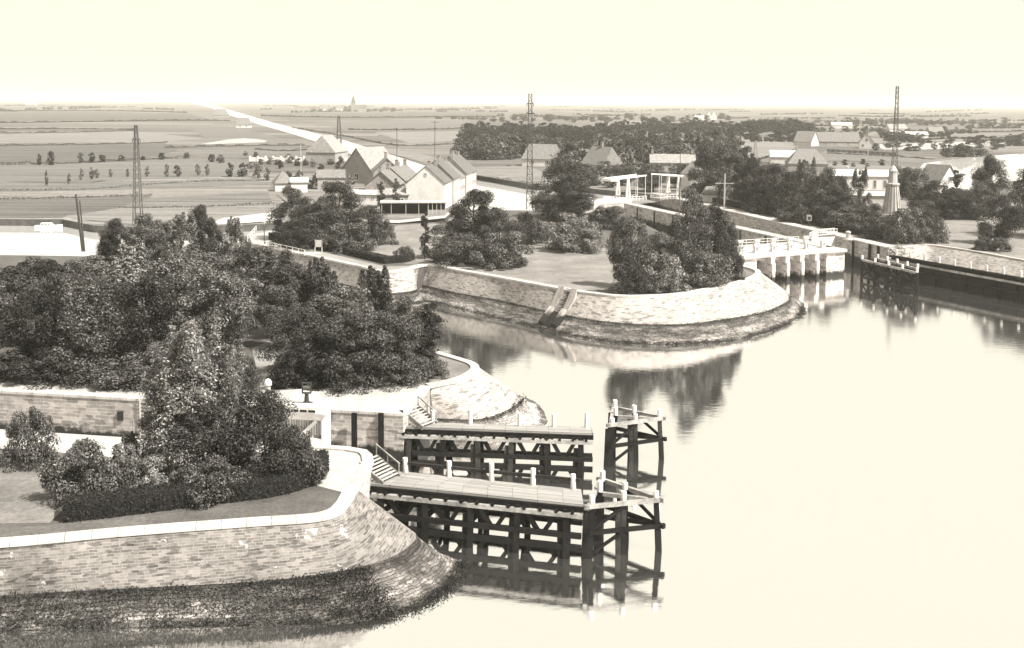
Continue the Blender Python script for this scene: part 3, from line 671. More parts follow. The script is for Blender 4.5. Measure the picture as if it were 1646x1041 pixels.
# ------------------------------------------------------------------ timber jetties and dolphins
DZ = -1.2
def jetty(name, label, bl, br, fl, fr, posts, npile, rail=True, dark='dark timber', seed=0, caps=True):
    """deck corners (world) back-left, back-right, front-left, front-right"""
    rnd = random.Random(seed); root = empty(name, fl, label, 'jetty'); o = Vector(fl)
    bl, br, fl, fr = [Vector(p) - o for p in (bl, br, fl, fr)]
    zt = Vector((0, 0, .09)); m = MB(); L = (fr - fl).length; Wd = (bl - fl).length
    m.face([fl + zt, fr + zt, br + zt, bl + zt], [(0, 0), (L, 0), (L, Wd), (0, Wd)])
    for a, b in ((fl, fr), (fr, br), (br, bl), (bl, fl)): m.face([a - zt, b - zt, b + zt, a + zt])
    m.face([bl - zt, br - zt, fr - zt, fl - zt]); m.build('deck', 'deck planks', root)
    ux = (fr - fl).normalized(); uy = (bl - fl).normalized(); dz = Vector((0, 0, 1))
    # edge timbers
    for a, b, sgn in ((fl, fr, -1), (bl, br, 1)):
        m = MB(); s = uy * (.22 * sgn)
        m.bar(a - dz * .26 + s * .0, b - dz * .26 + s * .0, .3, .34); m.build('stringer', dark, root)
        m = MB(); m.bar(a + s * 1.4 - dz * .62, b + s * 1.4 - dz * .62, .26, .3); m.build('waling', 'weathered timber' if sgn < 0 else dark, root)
    nj = int(L / 1.15)
    for i in range(nj + 1):
        t = (i + .5) / (nj + 1); a = fl.lerp(fr, t); b = bl.lerp(br, t); m = MB(); m.bar(a - uy * .45 - dz * .42, b + uy * .3 - dz * .42, .2, .24); m.build('joist', dark, root)
    bot = WZ - o.z - 1.2
    # pile bents
    tops = []
    for i in range(npile):
        t = (i + .35) / (npile - .3); t = min(max(t, .02), .985)
        for row, (a, b) in enumerate(((fl, fr), (bl, br))):
            q = a.lerp(b, t) + uy * (-.1 if row == 0 else .1); tops.append((row, q))
            m = MB(); lean = uy * (-.35 if row == 0 else .35) + ux * rnd.uniform(-.25, .25)
            m.bar(q + dz * -.3, Vector((q.x, q.y, bot)) + lean, .42, .42, .46)
            if row == 0 or i % 2 == 0: m.bar(q - ux * .42 - dz * 1.2, Vector((q.x, q.y, bot)) - ux * .42 + lean, .36, .36)
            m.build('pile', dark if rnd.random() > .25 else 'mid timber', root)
        a, b = fl.lerp(fr, t), bl.lerp(br, t)
        m = MB(); m.bar(a - dz * 1.0, b - dz * 3.0, .2, .28); m.bar(a - dz * 1.9 - uy * .4, b - dz * 1.9 + uy * .4, .26, .3); m.build('cross_tie', dark, root)
    for row, (a, b) in enumerate(((fl, fr), (bl, br))):
        for z, th in (((2.0, .36), (2.85, .42)) if row == 0 else ((2.45, .34),)):
            s = uy * (-.34 if row == 0 else .3); m = MB(); m.bar(a.lerp(b, .08) + s - dz * z, b + s * 1 - dz * z, .3, th); m.build('waling', 'wet timber', root)
        if row: continue
        for i in range(npile):
            t0 = (i + .35) / (npile - .3); st = 1 / (npile - .3); s = uy * -.2
            for sg in (-1, 1):
                if t0 + sg * st * .5 > 1.02 or t0 + sg * st * .5 < 0: continue
                q = a.lerp(b, t0 + sg * st * .14) + s; e = a.lerp(b, t0 + sg * st * .46) + s
                m = MB(); m.bar(q - dz * .45, e - dz * 2.1, .26, .3); m.build('brace', 'dark timber', root)
                m = MB(); m.bar(a.lerp(b, t0 + sg * st * .34) + s - dz * 2.9, a.lerp(b, t0 + sg * st * .06) + s - dz * 4.3, .26, .3); m.build('brace', 'wet timber', root)
    if rail:
        m = MB(); m.bar(bl + dz * .75 - uy * .1, br + dz * .75 - uy * .1, .2, .22); m.build('handrail', 'mid timber', root)
    for t in posts:
        q = bl.lerp(br, t) - uy * .12; m = MB(); m.tube(q + dz * .05, q + Vector((rnd.uniform(-.06, .06), 0, rnd.uniform(1.15, 1.4))), .19, .18, 10); m.build('mooring_post', 'white paint', root)
    return root
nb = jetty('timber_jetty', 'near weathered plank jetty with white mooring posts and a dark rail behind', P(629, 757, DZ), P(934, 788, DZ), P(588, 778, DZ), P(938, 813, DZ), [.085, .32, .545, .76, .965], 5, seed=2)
fb = jetty('timber_jetty', 'far plank jetty running from the middle peninsula wall', P(648, 679, DZ), P(952, 688, DZ), P(640, 687, DZ), P(954, 698, DZ), [.16, .36, .62, .8, .97], 6, rail=False, seed=4)

def stair(name, a, b, w, label, n=8):
    root = empty(name, a, label, 'stairs'); a0 = Vector(a); d = Vector(b) - a0; h = Vector((d.x, d.y, 0)).normalized(); s = Vector((-h.y, h.x, 0)) * (w / 2)
    for sg in (-1, 1):
        m = MB(); m.bar(s * sg, d + s * sg, .12, .34); m.build('stringer', 'weathered timber', root)
    m = MB()
    for i in range(n):
        t = (i + .5) / n; q = d * t + Vector((0, 0, .12)); m.hexa([q + v for v in (-h * .085 - s, h * .085 - s, h * .085 + s, -h * .085 + s)], [q + Vector((0, 0, .06)) + v for v in (-h * .085 - s, h * .085 - s, h * .085 + s, -h * .085 + s)])
    m.build('treads', 'paving', root)
    m = MB(); m.bar(s + Vector((0, 0, .9)), d + s + Vector((0, 0, .9)), .09); 
    for t in (0.02, .5, .98): m.bar(s + d * t, s + d * t + Vector((0, 0, .9)), .08)
    m.build('handrail', 'weathered timber', root); return root
stair('timber_stairs', P(591, 739), P(629, 771, DZ + .1), 2.0, 'timber stairs down from the near quay corner to the near jetty')
stair('timber_stairs', P(660, 657), P(691, 684, DZ + .1), 1.9, 'timber stairs down from the middle quay to the far jetty', 7)

def dolphin(name, label, L, Rr, Bk, extra, seed):
    root = empty(name, L, label, 'dolphin'); o = Vector(L); rnd = random.Random(seed)
    L, Rr, Bk = Vector((0, 0, 0)), Vector(Rr) - o, Vector(Bk) - o; dz = Vector((0, 0, 1)); bot = -5.2
    cen = (L + Rr + Bk) / 3
    rings = ((0, 'weathered timber', .28), (-1.85, 'dark timber', .28))
    for z, mt, th in rings:
        for k, (a, b) in enumerate(((L, Rr), (Bk, Rr), (L, Bk))):
            ex = (b - a).normalized() * .35; m = MB(); m.bar(a - ex + dz * (z + .03 * k), b + ex + dz * (z + .03 * k), .26, th); m.build('ring_beam', mt, root)
    pts = [(L, 1), (Rr, 1), (Bk, 1), (L.lerp(Rr, .5), 1), (Bk.lerp(Rr, .45), 1), (L.lerp(Bk, .55), 0)]
    for q, dbl in pts:
        out = (q - cen); out.z = 0; out.normalize()
        q2 = q - out * .32
        m = MB(); m.bar(q2 + dz * .05, q2 + out * .3 + dz * bot, .34, .34, .38)
        if dbl and (q - Rr).length > .1: m.bar(q2 - Vector((.4, .1, 0)) - dz * .4, q2 - Vector((.4, .1, 0)) + out * .3 + dz * bot, .36)
        m.build('pile', rnd.choice(['dark timber', 'mid timber', 'dark timber']), root)
        m = MB(); m.bar(q2 + out * .16 + dz * -2.1, q2 + out * .32 + dz * bot, .40, .40, .42); m.build('wet_foot', 'wet timber', root)
        m = MB(); m.tube(q2 + dz * .05, q2 + dz * rnd.uniform(.5, .85), .2, .19, 10); m.build('pile_head', 'white paint', root)
    m = MB(); m.bar(L.lerp(Bk, .55) - dz * .1, Rr - dz * .1, .26, .26); m.build('tie_beam', 'weathered timber', root)
    m = MB(); m.bar(L.lerp(Bk, .55) - dz * 1.75, Rr - dz * 1.75, .26, .3); m.build('tie_beam', 'dark timber', root)
    for a_, b_, z0, z1 in ((L, L.lerp(Rr, .5), -1.8, -.15), (Bk.lerp(Rr, .45), Rr, -.15, -1.8), (L, L.lerp(Bk, .95), -3.6, -1.9), (L, L.lerp(Rr, .5), -3.4, -1.9)):
        m = MB(); m.bar(a_ + dz * z0, b_ + dz * z1, .17, .2); m.build('brace', 'dark timber', root)
    return root
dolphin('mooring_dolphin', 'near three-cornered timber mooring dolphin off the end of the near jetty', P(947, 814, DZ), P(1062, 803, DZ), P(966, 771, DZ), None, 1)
dolphin('mooring_dolphin', 'farther three-cornered timber mooring dolphin standing alone beyond the jetty ends', P(981, 683, DZ), P(1066, 672, DZ), P(986, 655, DZ), None, 2)

# right-hand guide wall and small jetty
def guide_wall(name, label, pts, posts, caps=True, depth=1.1, zt=DZ, cat='guide wall'):
    o = Vector(pts[0]); root = empty(name, o, label, cat); q = [Vector(p) - o for p in pts]; dz = Vector((0, 0, 1)); bot = WZ - o.z - 1
    a, b = q[0], q[-1]; d = (b - a).normalized(); nn = Vector((-d.y, d.x, 0)); nn = nn if nn.y > 0 else -nn
    m = MB(); m.bar(a + nn * depth * .5, b + nn * depth * .5, depth, .2); m.build('walk', 'dark timber', root)
    for z, mt in ((.0, 'dark timber'), (-.75, 'weathered timber'), (-2.2, 'wet timber')):
        m = MB(); m.bar(a + dz * z, b + dz * z, .3, .36); m.build('waling', mt, root)
    for i in range(posts):
        p = a.lerp(b, (i + .15) / (posts - .7)); m = MB(); m.bar(p + nn * .2 + dz * .1, p + nn * .4 + dz * bot, .38); m.build('pile', 'dark timber', root)
        if caps: m = MB(); m.tube(p + nn * depth + dz * .1, p + nn * depth + dz * 1.15, .22, .2, 8); m.build('mooring_post', 'white paint', root)
    return root
guide_wall('timber_guide_wall', 'long dark timber guide wall with white posts running off to the right', [P(1430, 411, DZ), P(1760, 469, DZ)], 13)
gwl, gwr = P(1430, 411, DZ), P(1760, 469, DZ)
m = MB(); d = (gwr - gwl); nn = Vector((-d.y, d.x, 0)).normalized(); nn = nn if nn.y > 0 else -nn
loft(m, [[gwl + nn * .5, gwr + nn * .5], [Vector((gwl.x, gwl.y, WZ - 1)) + nn * .6, Vector((gwr.x, gwr.y, WZ - 1)) + nn * .6]])
o = m.build('plank_screen', 'wet timber'); o.parent = [x for x in COL.objects if x.name.startswith('timber_guide_wall')][0]; o.matrix_parent_inverse = Matrix.Translation(-Vector(o.parent.location))
gj = empty('timber_jetty', P(1388, 418, DZ), 'small dark double-rowed timber jetty standing free before the lock entrance', 'jetty')
o = Vector(gj.location); dz = Vector((0, 0, 1))
rows = [(P(1386, 417.5, DZ) - o, P(1474, 438.5, DZ) - o), (P(1411, 416, DZ) - o, P(1475, 432, DZ) - o)]
for a, b in rows:
    for z, mt in ((0, 'weathered timber'), (-1.5, 'dark timber'), (-3.0, 'mid timber')):
        m = MB(); m.bar(a + dz * z, b + dz * z, .34, .36); m.build('waling', mt, gj)
    for i in range(5):
        p = a.lerp(b, i / 4); m = MB(); m.bar(p + dz * .0, p - dz * 4.8, .4); m.build('pile', 'dark timber', gj)
        m = MB(); m.tube(p + dz * .1, p + dz * .85, .22, .2, 8); m.build('mooring_post', 'white paint', gj)
        if i < 4:
            m = MB(); c = a.lerp(b, (i + 1) / 4); m.bar(p - dz * .3, c - dz * 3, .26); m.bar(c - dz * .3, p - dz * 3, .24); m.build('brace', 'dark timber', gj)
m = MB()
for i in range(5): m.bar(rows[0][0].lerp(rows[0][1], i / 4) - dz * .1, rows[1][0].lerp(rows[1][1], i / 4) - dz * .1, .26)
m.build('cross_tie', 'dark timber', gj)
stair('timber_stairs', P(1436, 397.5), P(1448, 409.5, DZ), 2.4, 'short dark timber stairs from the right-hand quay to the guide wall', 6)

# ------------------------------------------------------------------ lock gate on the left, winch, bollard, ladder
gl, gr_ = P(440, 655.3), P(532, 660.2)
gt = empty('lock_gate', gl, 'white timber lock gate folded against the wall left of the fender posts', 'lock gate')
d = gr_ - gl; Lg = d.length; ang = math.atan2(d.y, d.x); gt.rotation_euler = (0, 0, ang)
m = MB(); m.face([(0, -.5, -5.6), (Lg, -.5, -5.6), (Lg, -.5, .15), (0, -.5, .15)], [(0, 0), (5.6, 0), (5.6, Lg), (0, Lg)][:0] or [(0, 0), (0, Lg), (5.8, Lg), (5.8, 0)]); m.box(0, Lg, -.48, -.3, -5.6, .15); m.build('planking', 'gate planks', gt)
m = MB(); m.box(Lg - .55, Lg + .05, -.85, -.25, -5.6, .5); m.build('heel_post', 'white paint', gt)
m = MB(); m.box(0, .5, -.85, -.25, -5.6, .5); m.build('mitre_post', 'white paint', gt)
for z in (-.35, -2.55, -4.6):
    m = MB(); m.box(.5, Lg - .55, -.82, -.52, z - .3, z + .3); m.build('crossbar', 'white paint', gt)
for z in (-2.2, -4.3):
    m = MB(); m.bar((Lg - 2.6, -.68, z), (Lg - 1.0, -.68, z + 1.5), .3, .3); m.build('brace', 'white paint', gt)
m = MB(); m.box(0, Lg + .05, -1.3, -.25, .5, .62); m.build('walkway', 'white paint', gt)
m = MB()
for i in range(5): x = Lg * (.18 + i * .145); m.box(x - .28, x + .28, -1.32, -1.29, .12, .42)
m.box(0, Lg, -1.28, -.86, .04, .5); m.build('walkway_edge', ['white paint'], gt)
m = MB()
for i in range(5): x = Lg * (.18 + i * .145); m.box(x - .3, x + .3, -1.345, -1.322, .16, .36)
m.build('slots', 'dark opening', gt)
q = P(493, 650); wn = empty('winch', q, 'dark iron gate winch standing on the pale quay above the lock gate', 'winch')
m = MB(); m.lathe([(.55, 0), (.55, .12), (.22, .3), (.16, .9), (.3, 1.0), (0, 1.02)]); m.build('pedestal', 'dark metal', wn)
m = MB(); m.bar((-.36, 0, 1.0), (-.36, 0, 1.9), .1); m.bar((.36, 0, 1.0), (.36, 0, 1.9), .1); m.bar((-.4, 0, 1.9), (.4, 0, 1.9), .12); m.bar((-.4, 0, 1.02), (.4, 0, 1.02), .12); m.build('frame', 'dark metal', wn)
m = MB(); m.tube((-.3, 0, 1.45), (.3, 0, 1.45), .2, .2, 12); m.build('drum', 'mast metal', wn)
q = P(431, 640); bo = empty('bollard', q, 'pale dome-topped post standing at the path end beside the lock quay', 'post')
m = MB(); m.lathe([(.34, 0), (.34, .15), (.24, .3), (.22, 1.15)]); m.build('shaft', 'concrete', bo)
m = MB(); m.lathe([(.2, 1.15), (.34, 1.2), (.34, 1.4), (.26, 1.62), (.1, 1.74), (0, 1.76)]); m.build('cap', 'white paint', bo)
q = P(232, 642.8); la = empty('ladder', q, 'pale ladder on the lock wall behind the tall near tree', 'ladder')
m = MB(); 
for s in (-.3, .3): m.bar((s, -.25, -3.2), (s, -.25, .7), .09)
m.build('side_rails', 'grey paint', la); m = MB()
for i in range(11): m.bar((-.3, -.25, -3.0 + i * .32), (.3, -.25, -3.0 + i * .32), .06)
m.build('rungs', 'grey paint', la)
q = P(243, 700, -3.35); pf = empty('landing_stage', q, 'small floating landing stage with thin rails under the ladder', 'landing stage')
m = MB(); m.box(-1.6, 3.5, -.7, .9, -.15, .2); m.build('platform', 'concrete', pf)
m = MB()
for x in (-1.3, .3, 2.0): m.bar((x, -.5, .2), (x, -.5, 1.6), .08)
m.bar((-1.4, -.5, 1.6), (3.2, -.5, 1.6), .08); m.bar((-1.4, -.5, .9), (3.2, -.5, .9), .07); m.build('railing', 'grey paint', pf)

# ------------------------------------------------------------------ masts and poles
def lattice(name, base, top, wb, wt, label, arms=(), mat='mast metal', t=.16, n=None, cat='mast'):
    base = Vector(base); H = top - base.z; root = empty(name, base, label, cat)
    def ring(z): k = wb + (wt - wb) * (z / H); return [Vector((sx * k / 2, sy * k / 2, z)) for sx, sy in ((-1, -1), (1, -1), (1, 1), (-1, 1))]
    for i in range(4):
        m = MB(); m.bar(ring(0)[i], ring(H)[i], t); m.build('leg', mat, root)
    m = MB(); z = 0.0
    while z < H - .4:
        k = wb + (wt - wb) * (z / H); z2 = min(z + max(k * 1.5, 1.5), H); a, b = ring(z), ring(z2)
        for i in range(4):
            j = (i + 1) % 4; m.bar(a[i], b[j], t * .5); m.bar(b[i], b[j], t * .5)
        z = z2
    m.build('bracing', mat, root)
    for z, L in arms:
        m = MB(); m.bar((-L, 0, z), (L, 0, z), t); m.bar((-L, 0, z), (0, 0, z + .8), t * .6); m.bar((L, 0, z), (0, 0, z + .8), t * .6); m.build('cross_arm', mat, root)
        m = MB()
        for s in (-1, 1): m.tube((s * L, 0, z - .6), (s * L, 0, z), .1, .06, 6)
        m.build('insulators', mat, root)
    return root
p = P(222, 362, EZ); lattice('lattice_mast', p, topz(p, 217, 201), 1.7, .5, 'dark lattice mast standing in the meadows at the left', [(18.0, .8)], t=.14)
p = P(851, 336, 0); lattice('lattice_mast', p, topz(p, 851, 150), 1.5, .75, 'tall dark lattice mast rising by the canal in the middle', [(23.2, 1.0), (25.6, .8)], t=.2)
p = P(1436, 318, EZ); lattice('lattice_mast', p, topz(p, 1440, 138), 1.5, .6, 'tallest slender lattice mast behind the pale fluted monument', t=.13)
p = P(1214, 262, EZ); lattice('lattice_mast', p, topz(p, 1214, 226), 2.2, .5, 'short grey lattice pylon beside the pale field at the right', mat='grey plaster', t=.2)
p = P(545, 250, EZ); lattice('lattice_mast', p, topz(p, 545, 186), 2.6, .9, 'dark lattice mast beside the long canal behind the pale barn', t=.3)
def pole(px, py, top, label, arm=None, z=EZ, r=.14, mat='trunk bark', lean=0):
    p = P(px, py, z); h = topz(p, px, top) - z; root = empty('telegraph_pole', p, label, 'pole')
    m = MB(); m.tube((0, 0, 0), (lean, 0, h), r, r * .75, 8); m.build('shaft', mat, root)
    if arm: m = MB(); m.bar((-arm, 0, h * arm_at), (arm, 0, h * arm_at), .14); m.build('cross_arm', mat, root)
    return root
arm_at = .97
pole(699, 268, 194, 'thin dark pole with a one-sided arm above the terrace roofs', 1.6)
pole(638, 268, 205, 'thin dark pole by the canal left of the terrace chimneys')
arm_at = .72
pole(1164, 334, 279, 'pale telegraph pole with a cross arm before the dark lockside trees', 2.3, 0, .22, 'grey paint')
pole(133, 404, 312, 'dark leaning timber pole by the left canal, the thicker of a pair', z=0, r=.24, lean=-.9)
pole(136, 404, 322, 'dark leaning timber pole by the left canal, the thinner of a pair', z=0, r=.15, lean=-.6)
pole(484, 296, 232, 'thin pale pole in the meadow behind the left trees', mat='grey paint', r=.12)
pole(1281, 262, 232, 'thin pale pole beside the hipped barn', mat='grey paint', r=.16)
pole(1395, 252, 205, 'thin pale pole near the farm gable at the right', mat='grey paint', r=.16)
pole(1092, 330, 240, 'thin dark pole rising behind the right drawbridge leaf', z=EZ, r=.1)
# lamp posts
for px, py, tp, lab in ((425, 392, 355, 'dark street lamp at the bend of the pale quay road'), (1362, 300, 268, 'slim lamp post by the long white-roofed shed')):
    p = P(px, py, 0); h = topz(p, px, tp); root = empty('street_lamp', p, lab, 'lamp'); m = MB(); m.tube((0, 0, 0), (0, 0, .9), .22, .16); m.tube((0, 0, .9), (0, 0, h - .6), .1, .07); m.build('post', 'dark metal', root)
    m = MB(); m.lathe([(.1, h - .6), (.28, h - .1), (.3, h), (0, h + .2)]); m.build('lantern', 'pale plaster', root)
p = P(512, 405, 0); root = empty('notice_board', p, 'small pale notice board on two legs beside the dark hedge', 'sign')
m = MB(); m.box(-.65, .65, -.06, .06, .9, 2.1); m.build('board', 'grey paint', root)
for s in (-.6, .6): m = MB(); m.bar((s, 0, 0), (s, 0, 2.15), .12); m.build('leg', 'white paint', root)
rail_run('railing', P(415, 394), P(490, 411), 'white railing along the quay road above the left channel', 8)
rail_run('railing', P(398, 388), P(412, 371), 'short white railing at the end of the quay road', 4)
rail_run('fence', P(1440, 250, EZ), P(1330, 244, EZ), 'dark plank fence below the far farmhouse', 12, 1.4, 'dark timber', 'fence', 3, .3)

# the monument
p = P(1433, 350); mo = empty('monument', p, 'pale fluted tapering stone monument in front of the tallest mast', 'monument')
h = topz(p, 1433, 265); H1 = topz(p, 1433, 297)
m = MB(); m.lathe([(3.4, 0), (3.4, .5), (2.9, .5), (2.9, 1.0), (0, 1.0)], n=8); m.build('base', 'concrete', mo)
m = MB(); n = 16
for i in range(n):
    t0, t1 = 2 * PI * i / n, 2 * PI * (i + .62) / n; t2 = 2 * PI * (i + 1) / n
    for (ra, za, rb, zb) in ((2.2, 1.0, 1.35, H1),):
        c = lambda r, t, z: Vector((r * math.cos(t), r * math.sin(t), z))
        m.face([c(ra, t0, za), c(ra, t1, za), c(rb, t1, zb), c(rb, t0, zb)]); m.face([c(ra * .9, t1, za), c(ra * .9, t2, za), c(rb * .9, t2, zb), c(rb * .9, t1, zb)])
        m.face([c(ra, t1, za), c(ra * .9, t1, za), c(rb * .9, t1, zb), c(rb, t1, zb)]); m.face([c(ra * .9, t2, za), c(ra, t2, za), c(rb, t2, zb), c(rb * .9, t2, zb)])
m.build('shaft', 'coping stone', mo)
m = MB(); m.lathe([(1.6, H1), (1.6, H1 + .4), (1.1, H1 + .5), (.95, h - 1.6), (1.1, h - 1.4), (.55, h - .5), (0, h)], n=10); m.build('crown_stone', 'coping stone', mo)

# ------------------------------------------------------------------ houses
def house(px, py, w, dep, wall, roof, rz, wm, rm, label, hip=0.0, chim=(), win=(), z=EZ, name='house', cat='house', over=.35, pos=None, door=False):
    """local x = ridge direction, -y = front"""
    p = P(px, py, z) if pos is None else Vector(pos)
    root = empty(name, p, label, cat, None, R(rz)); hw, hd = w / 2, dep / 2
    m = MB(); m.box(-hw, hw, -hd, hd, 0, wall)
    if hip == 0:
        for s in (-1, 1): m.face([(s * hw, -hd, wall), (s * hw, hd, wall), (s * hw, 0, wall + roof)])
    m.build('wall', wm, root)
    if roof > 0:
        m = MB(); e = over; dz = -e * roof / hd; hx = hip * hw; t = .18
        A = [Vector((-hw - e, -hd - e, wall + dz)), Vector((hw + e, -hd - e, wall + dz)), Vector((hw + e, hd + e, wall + dz)), Vector((-hw - e, hd + e, wall + dz))]
        r0, r1 = Vector((-hw - (e if hip == 0 else 0) + hx, 0, wall + roof)), Vector((hw + (e if hip == 0 else 0) - hx, 0, wall + roof)); up = Vector((0, 0, t))
        fs = [[A[0], A[1], r1, r0], [A[2], A[3], r0, r1]]
        if hip: fs += [[A[1], A[2], r1], [A[3], A[0], r0]]
        for f in fs:
            m.face([q + up for q in f]); m.face([q for q in f][::-1])
        edge = [(A[0], A[1]), (A[2], A[3])] + ([(A[1], A[2]), (A[3], A[0])] if hip else [(A[1], r1), (r1, A[2]), (A[3], r0), (r0, A[0])])
        for a, b in edge: m.face([a, b, b + up, a + up])
        rf = m.build('roof', rm, root)
        for cx, cyy in chim:
            m = MB(); zz = wall + roof * (1 - abs(cyy) / hd); m.box(cx - .45, cx + .45, cyy - .4, cyy + .4, zz - .8, zz + 1.5); m.box(cx - .52, cx + .52, cyy - .47, cyy + .47, zz + 1.5, zz + 1.7); m.build('chimney', 'house brick', rf)
    for side, u, zc, ww, hh in win:   # side: f front, b back, l / r gable ends
        m = MB(); e = .03; fr = MB(); k = .1
        def pt(u, z, d):
            return {'f': Vector((u, -hd - d, z)), 'b': Vector((-u, hd + d, z)), 'r': Vector((hw + d, u, z)), 'l': Vector((-hw - d, -u, z))}[side]
        m.face([pt(u - ww / 2, zc - hh / 2, e), pt(u + ww / 2, zc - hh / 2, e), pt(u + ww / 2, zc + hh / 2, e), pt(u - ww / 2, zc + hh / 2, e)])
        wi = m.build('window', 'dark opening', root)
        for a, b in (((-1, -1), (1, -1)), ((1, -1), (1, 1)), ((1, 1), (-1, 1)), ((-1, 1), (-1, -1)), ((0, -1), (0, 1))):
            fr.bar(pt(u + a[0] * ww / 2, zc + a[1] * hh / 2, .06), pt(u + b[0] * ww / 2, zc + b[1] * hh / 2, .06), k)
        fr.build('frame', 'white paint', wi)
    return root
# terrace running away from the canal quay
tp = P(684, 335, EZ); taz = Vector((.11, 1, 0)).normalized(); trz = math.degrees(math.atan2(taz.y, taz.x))
tl = ['white-gabled end house of the terrace facing the canal', 'second terrace house from the white gable, with dark tiled roof', 'third terrace house from the white gable, paler roof with chimneys', 'fourth terrace house from the white gable, half hidden', 'fifth terrace house at the far end of the row by the canal bend']
for i in range(5):
    c = tp + taz * (5.5 + 11.0 * i) + Vector((.3 * (i % 2), 0, 0))
    wins = [('f', -3 + 3 * k, zz, 1.1, 1.7) for k in range(3) for zz in (1.7, 4.7)]
    if i == 0: wins.append(('l', 0.0, 8.4, .6, .8))
    house(0, 0, 10.9 if i else 11, 9.6, 6.2 + (0, .5, -.3, .4, 0)[i], 4.2 + (0, .3, -.4, .5, .2)[i], trz, 'white paint' if i == 0 else ('house brick', 'grey plaster')[i % 2], ('dark roof tiles', 'dark roof tiles', 'mid roof tiles')[i % 3], tl[i], chim=[(4.6, 0.6), (-3.8, -.6)] if i else [(4.4, -.7), (4.4, .9)], win=wins, pos=c, over=.25 if i else .18)
tb = tp + Vector((-12, 18, 0))
for i, lb in enumerate(['brick rear house with low roof left of the terrace', 'middle rear house of the back row with tall chimneys', 'last rear house of the back row beside the long canal']):
    house(0, 0, 10, 8, 4.8 + .4 * (i % 2), 3.4, trz, 'house brick', 'mid roof tiles', lb, chim=[(3.5, 0), (-3.5, .5)], win=[('f', 0, 2, 1, 1.4), ('l', 1, 2.2, 1, 1.4)], pos=tb + taz * (11 * i))
house(621, 306, 9, 8, 6.0, 3.6, 100, 'grey plaster', 'mid roof tiles', 'grey gabled house with blank end wall left of the white gable', win=[('l', -2, 2.2, 1, 1.4), ('f', 1, 3, 1, 1.4)], chim=[(3, 0)])
house(595, 292, 15, 12, 4.0, 7.2, 62, 'grey plaster', 'pale roof tiles', 'big pale-roofed barn beside the grey gabled house', name='barn', cat='barn', win=[('l', 0, 2, 1.6, 2.2)])
house(526, 259, 17, 13, 4.5, 6.8, 80, 'grey plaster', 'pale roof tiles', 'large pale half-hipped barn by the long canal', hip=.2, name='barn', cat='barn')
house(455, 306, 5.2, 5.2, 2.6, 2.9, 20, 'pale plaster', 'mid roof tiles', 'little pyramid-roofed hut among the left canal trees', hip=.9, name='hut', cat='hut')
house(481, 308, 4.6, 4.5, 3.0, 1.0, 12, 'pale plaster', 'white roof', 'low white shed right of the pyramid-roofed hut', name='shed', cat='shed')
house(532, 303, 8, 6, 3.6, 2.0, 10, 'grey plaster', 'mid roof tiles', 'pale cottage half hidden behind the dark canal trees', win=[('f', -2, 2, 1, 1.3), ('f', 2, 2, 1, 1.3)])
house(590, 327, 7, 5, 2.6, .8, -5, 'pale plaster', 'white roof', 'low flat white outbuilding with small dark windows', name='shed', cat='shed', win=[('f', -2, 1.7, .8, .6), ('f', 0, 1.7, .8, .6), ('f', 2, 1.7, .8, .6)])
house(632, 333, 7.5, 5, 3.4, 1.2, 4, 'grey plaster', 'pale roof tiles', 'small grey lean-to beside the white gable', name='shed', cat='shed', win=[('f', 2, 2.2, 1.2, .5)])
# black-fronted annex under the white gable
p = P(666, 342.5, EZ); an = empty('pavilion', p, 'long low white-roofed pavilion with a dark open front under the white gable', 'pavilion', None, R(6))
m = MB(); m.box(-8, 7.6, -2.4, 2.6, 2.6, 2.85); m.build('roof', 'grey paint', an)
m = MB(); m.box(-7.8, 7.4, .6, 2.4, 0, 2.6); m.build('wall', 'dark opening', an)
for x in (-7.6, -5.4, -2.0, 1.0, 3.2, 4.2, 5.2, 6.2, 7.2):
    m = MB(); m.bar((x, -2.1, 0), (x, -2.1, 2.6), .13); m.build('post', 'grey paint', an)
m = MB(); m.box(3.2, 7.2, -2.1, -2.02, 0, 1.0); m.build('balustrade', 'grey plaster', an)
# right-hand houses
house(872, 266, 15, 11, 3.2, 5.6, -14, 'pale plaster', 'mid roof tiles', 'broad half-hipped farmhouse just right of the middle mast', hip=.22, win=[('r', -1.6, 4.6, 1.2, 1.4), ('r', 1.6, 4.6, 1.2, 1.4), ('f', -3, 1.7, 1.2, 1.4), ('f', 3, 1.7, 1.2, 1.4)])
house(967, 277, 12, 10, 3.4, 6.2, -48, 'pale plaster', 'mid roof tiles', 'steep gabled house in the trees behind the drawbridge', hip=.15, win=[('r', -1.4, 4.6, 1, 1.6), ('r', 1.4, 4.6, 1, 1.6), ('f', 0, 1.8, 1.2, 1.5)], chim=[(0, 0)])
house(1080, 288, 15, 9, 6.0, 2.6, -5, 'grey plaster', 'pale roof tiles', 'two-storey house with end chimneys in front of the dark wood', win=[('f', -4, 2, 1, 1.5), ('f', 0, 2, 1, 1.5), ('f', 4, 2, 1, 1.5), ('f', -4, 4.6, 1, 1.5), ('f', 4, 4.6, 1, 1.5)], chim=[(-6.8, 0), (6.8, 0)])
house(1113, 306, 5.2, 5.2, 5.4, 3.4, -30, 'white paint', 'mid roof tiles', 'little white house with a pyramid roof behind the right drawbridge leaf', hip=.95, z=0, win=[('f', 0, 3.6, .9, 1.2)])
house(1124, 312, 4, 3.2, 2.6, 1.2, -30, 'white paint', 'pale roof tiles', 'low white wing beside the pyramid-roofed house', name='shed', cat='shed', z=0)
house(1143, 323, 4.6, 3.6, 2.1, 1.7, -8, 'white paint', 'mid roof tiles', 'tiny hip-roofed lock hut left of the pale telegraph pole', hip=.4, name='hut', cat='hut', z=0)
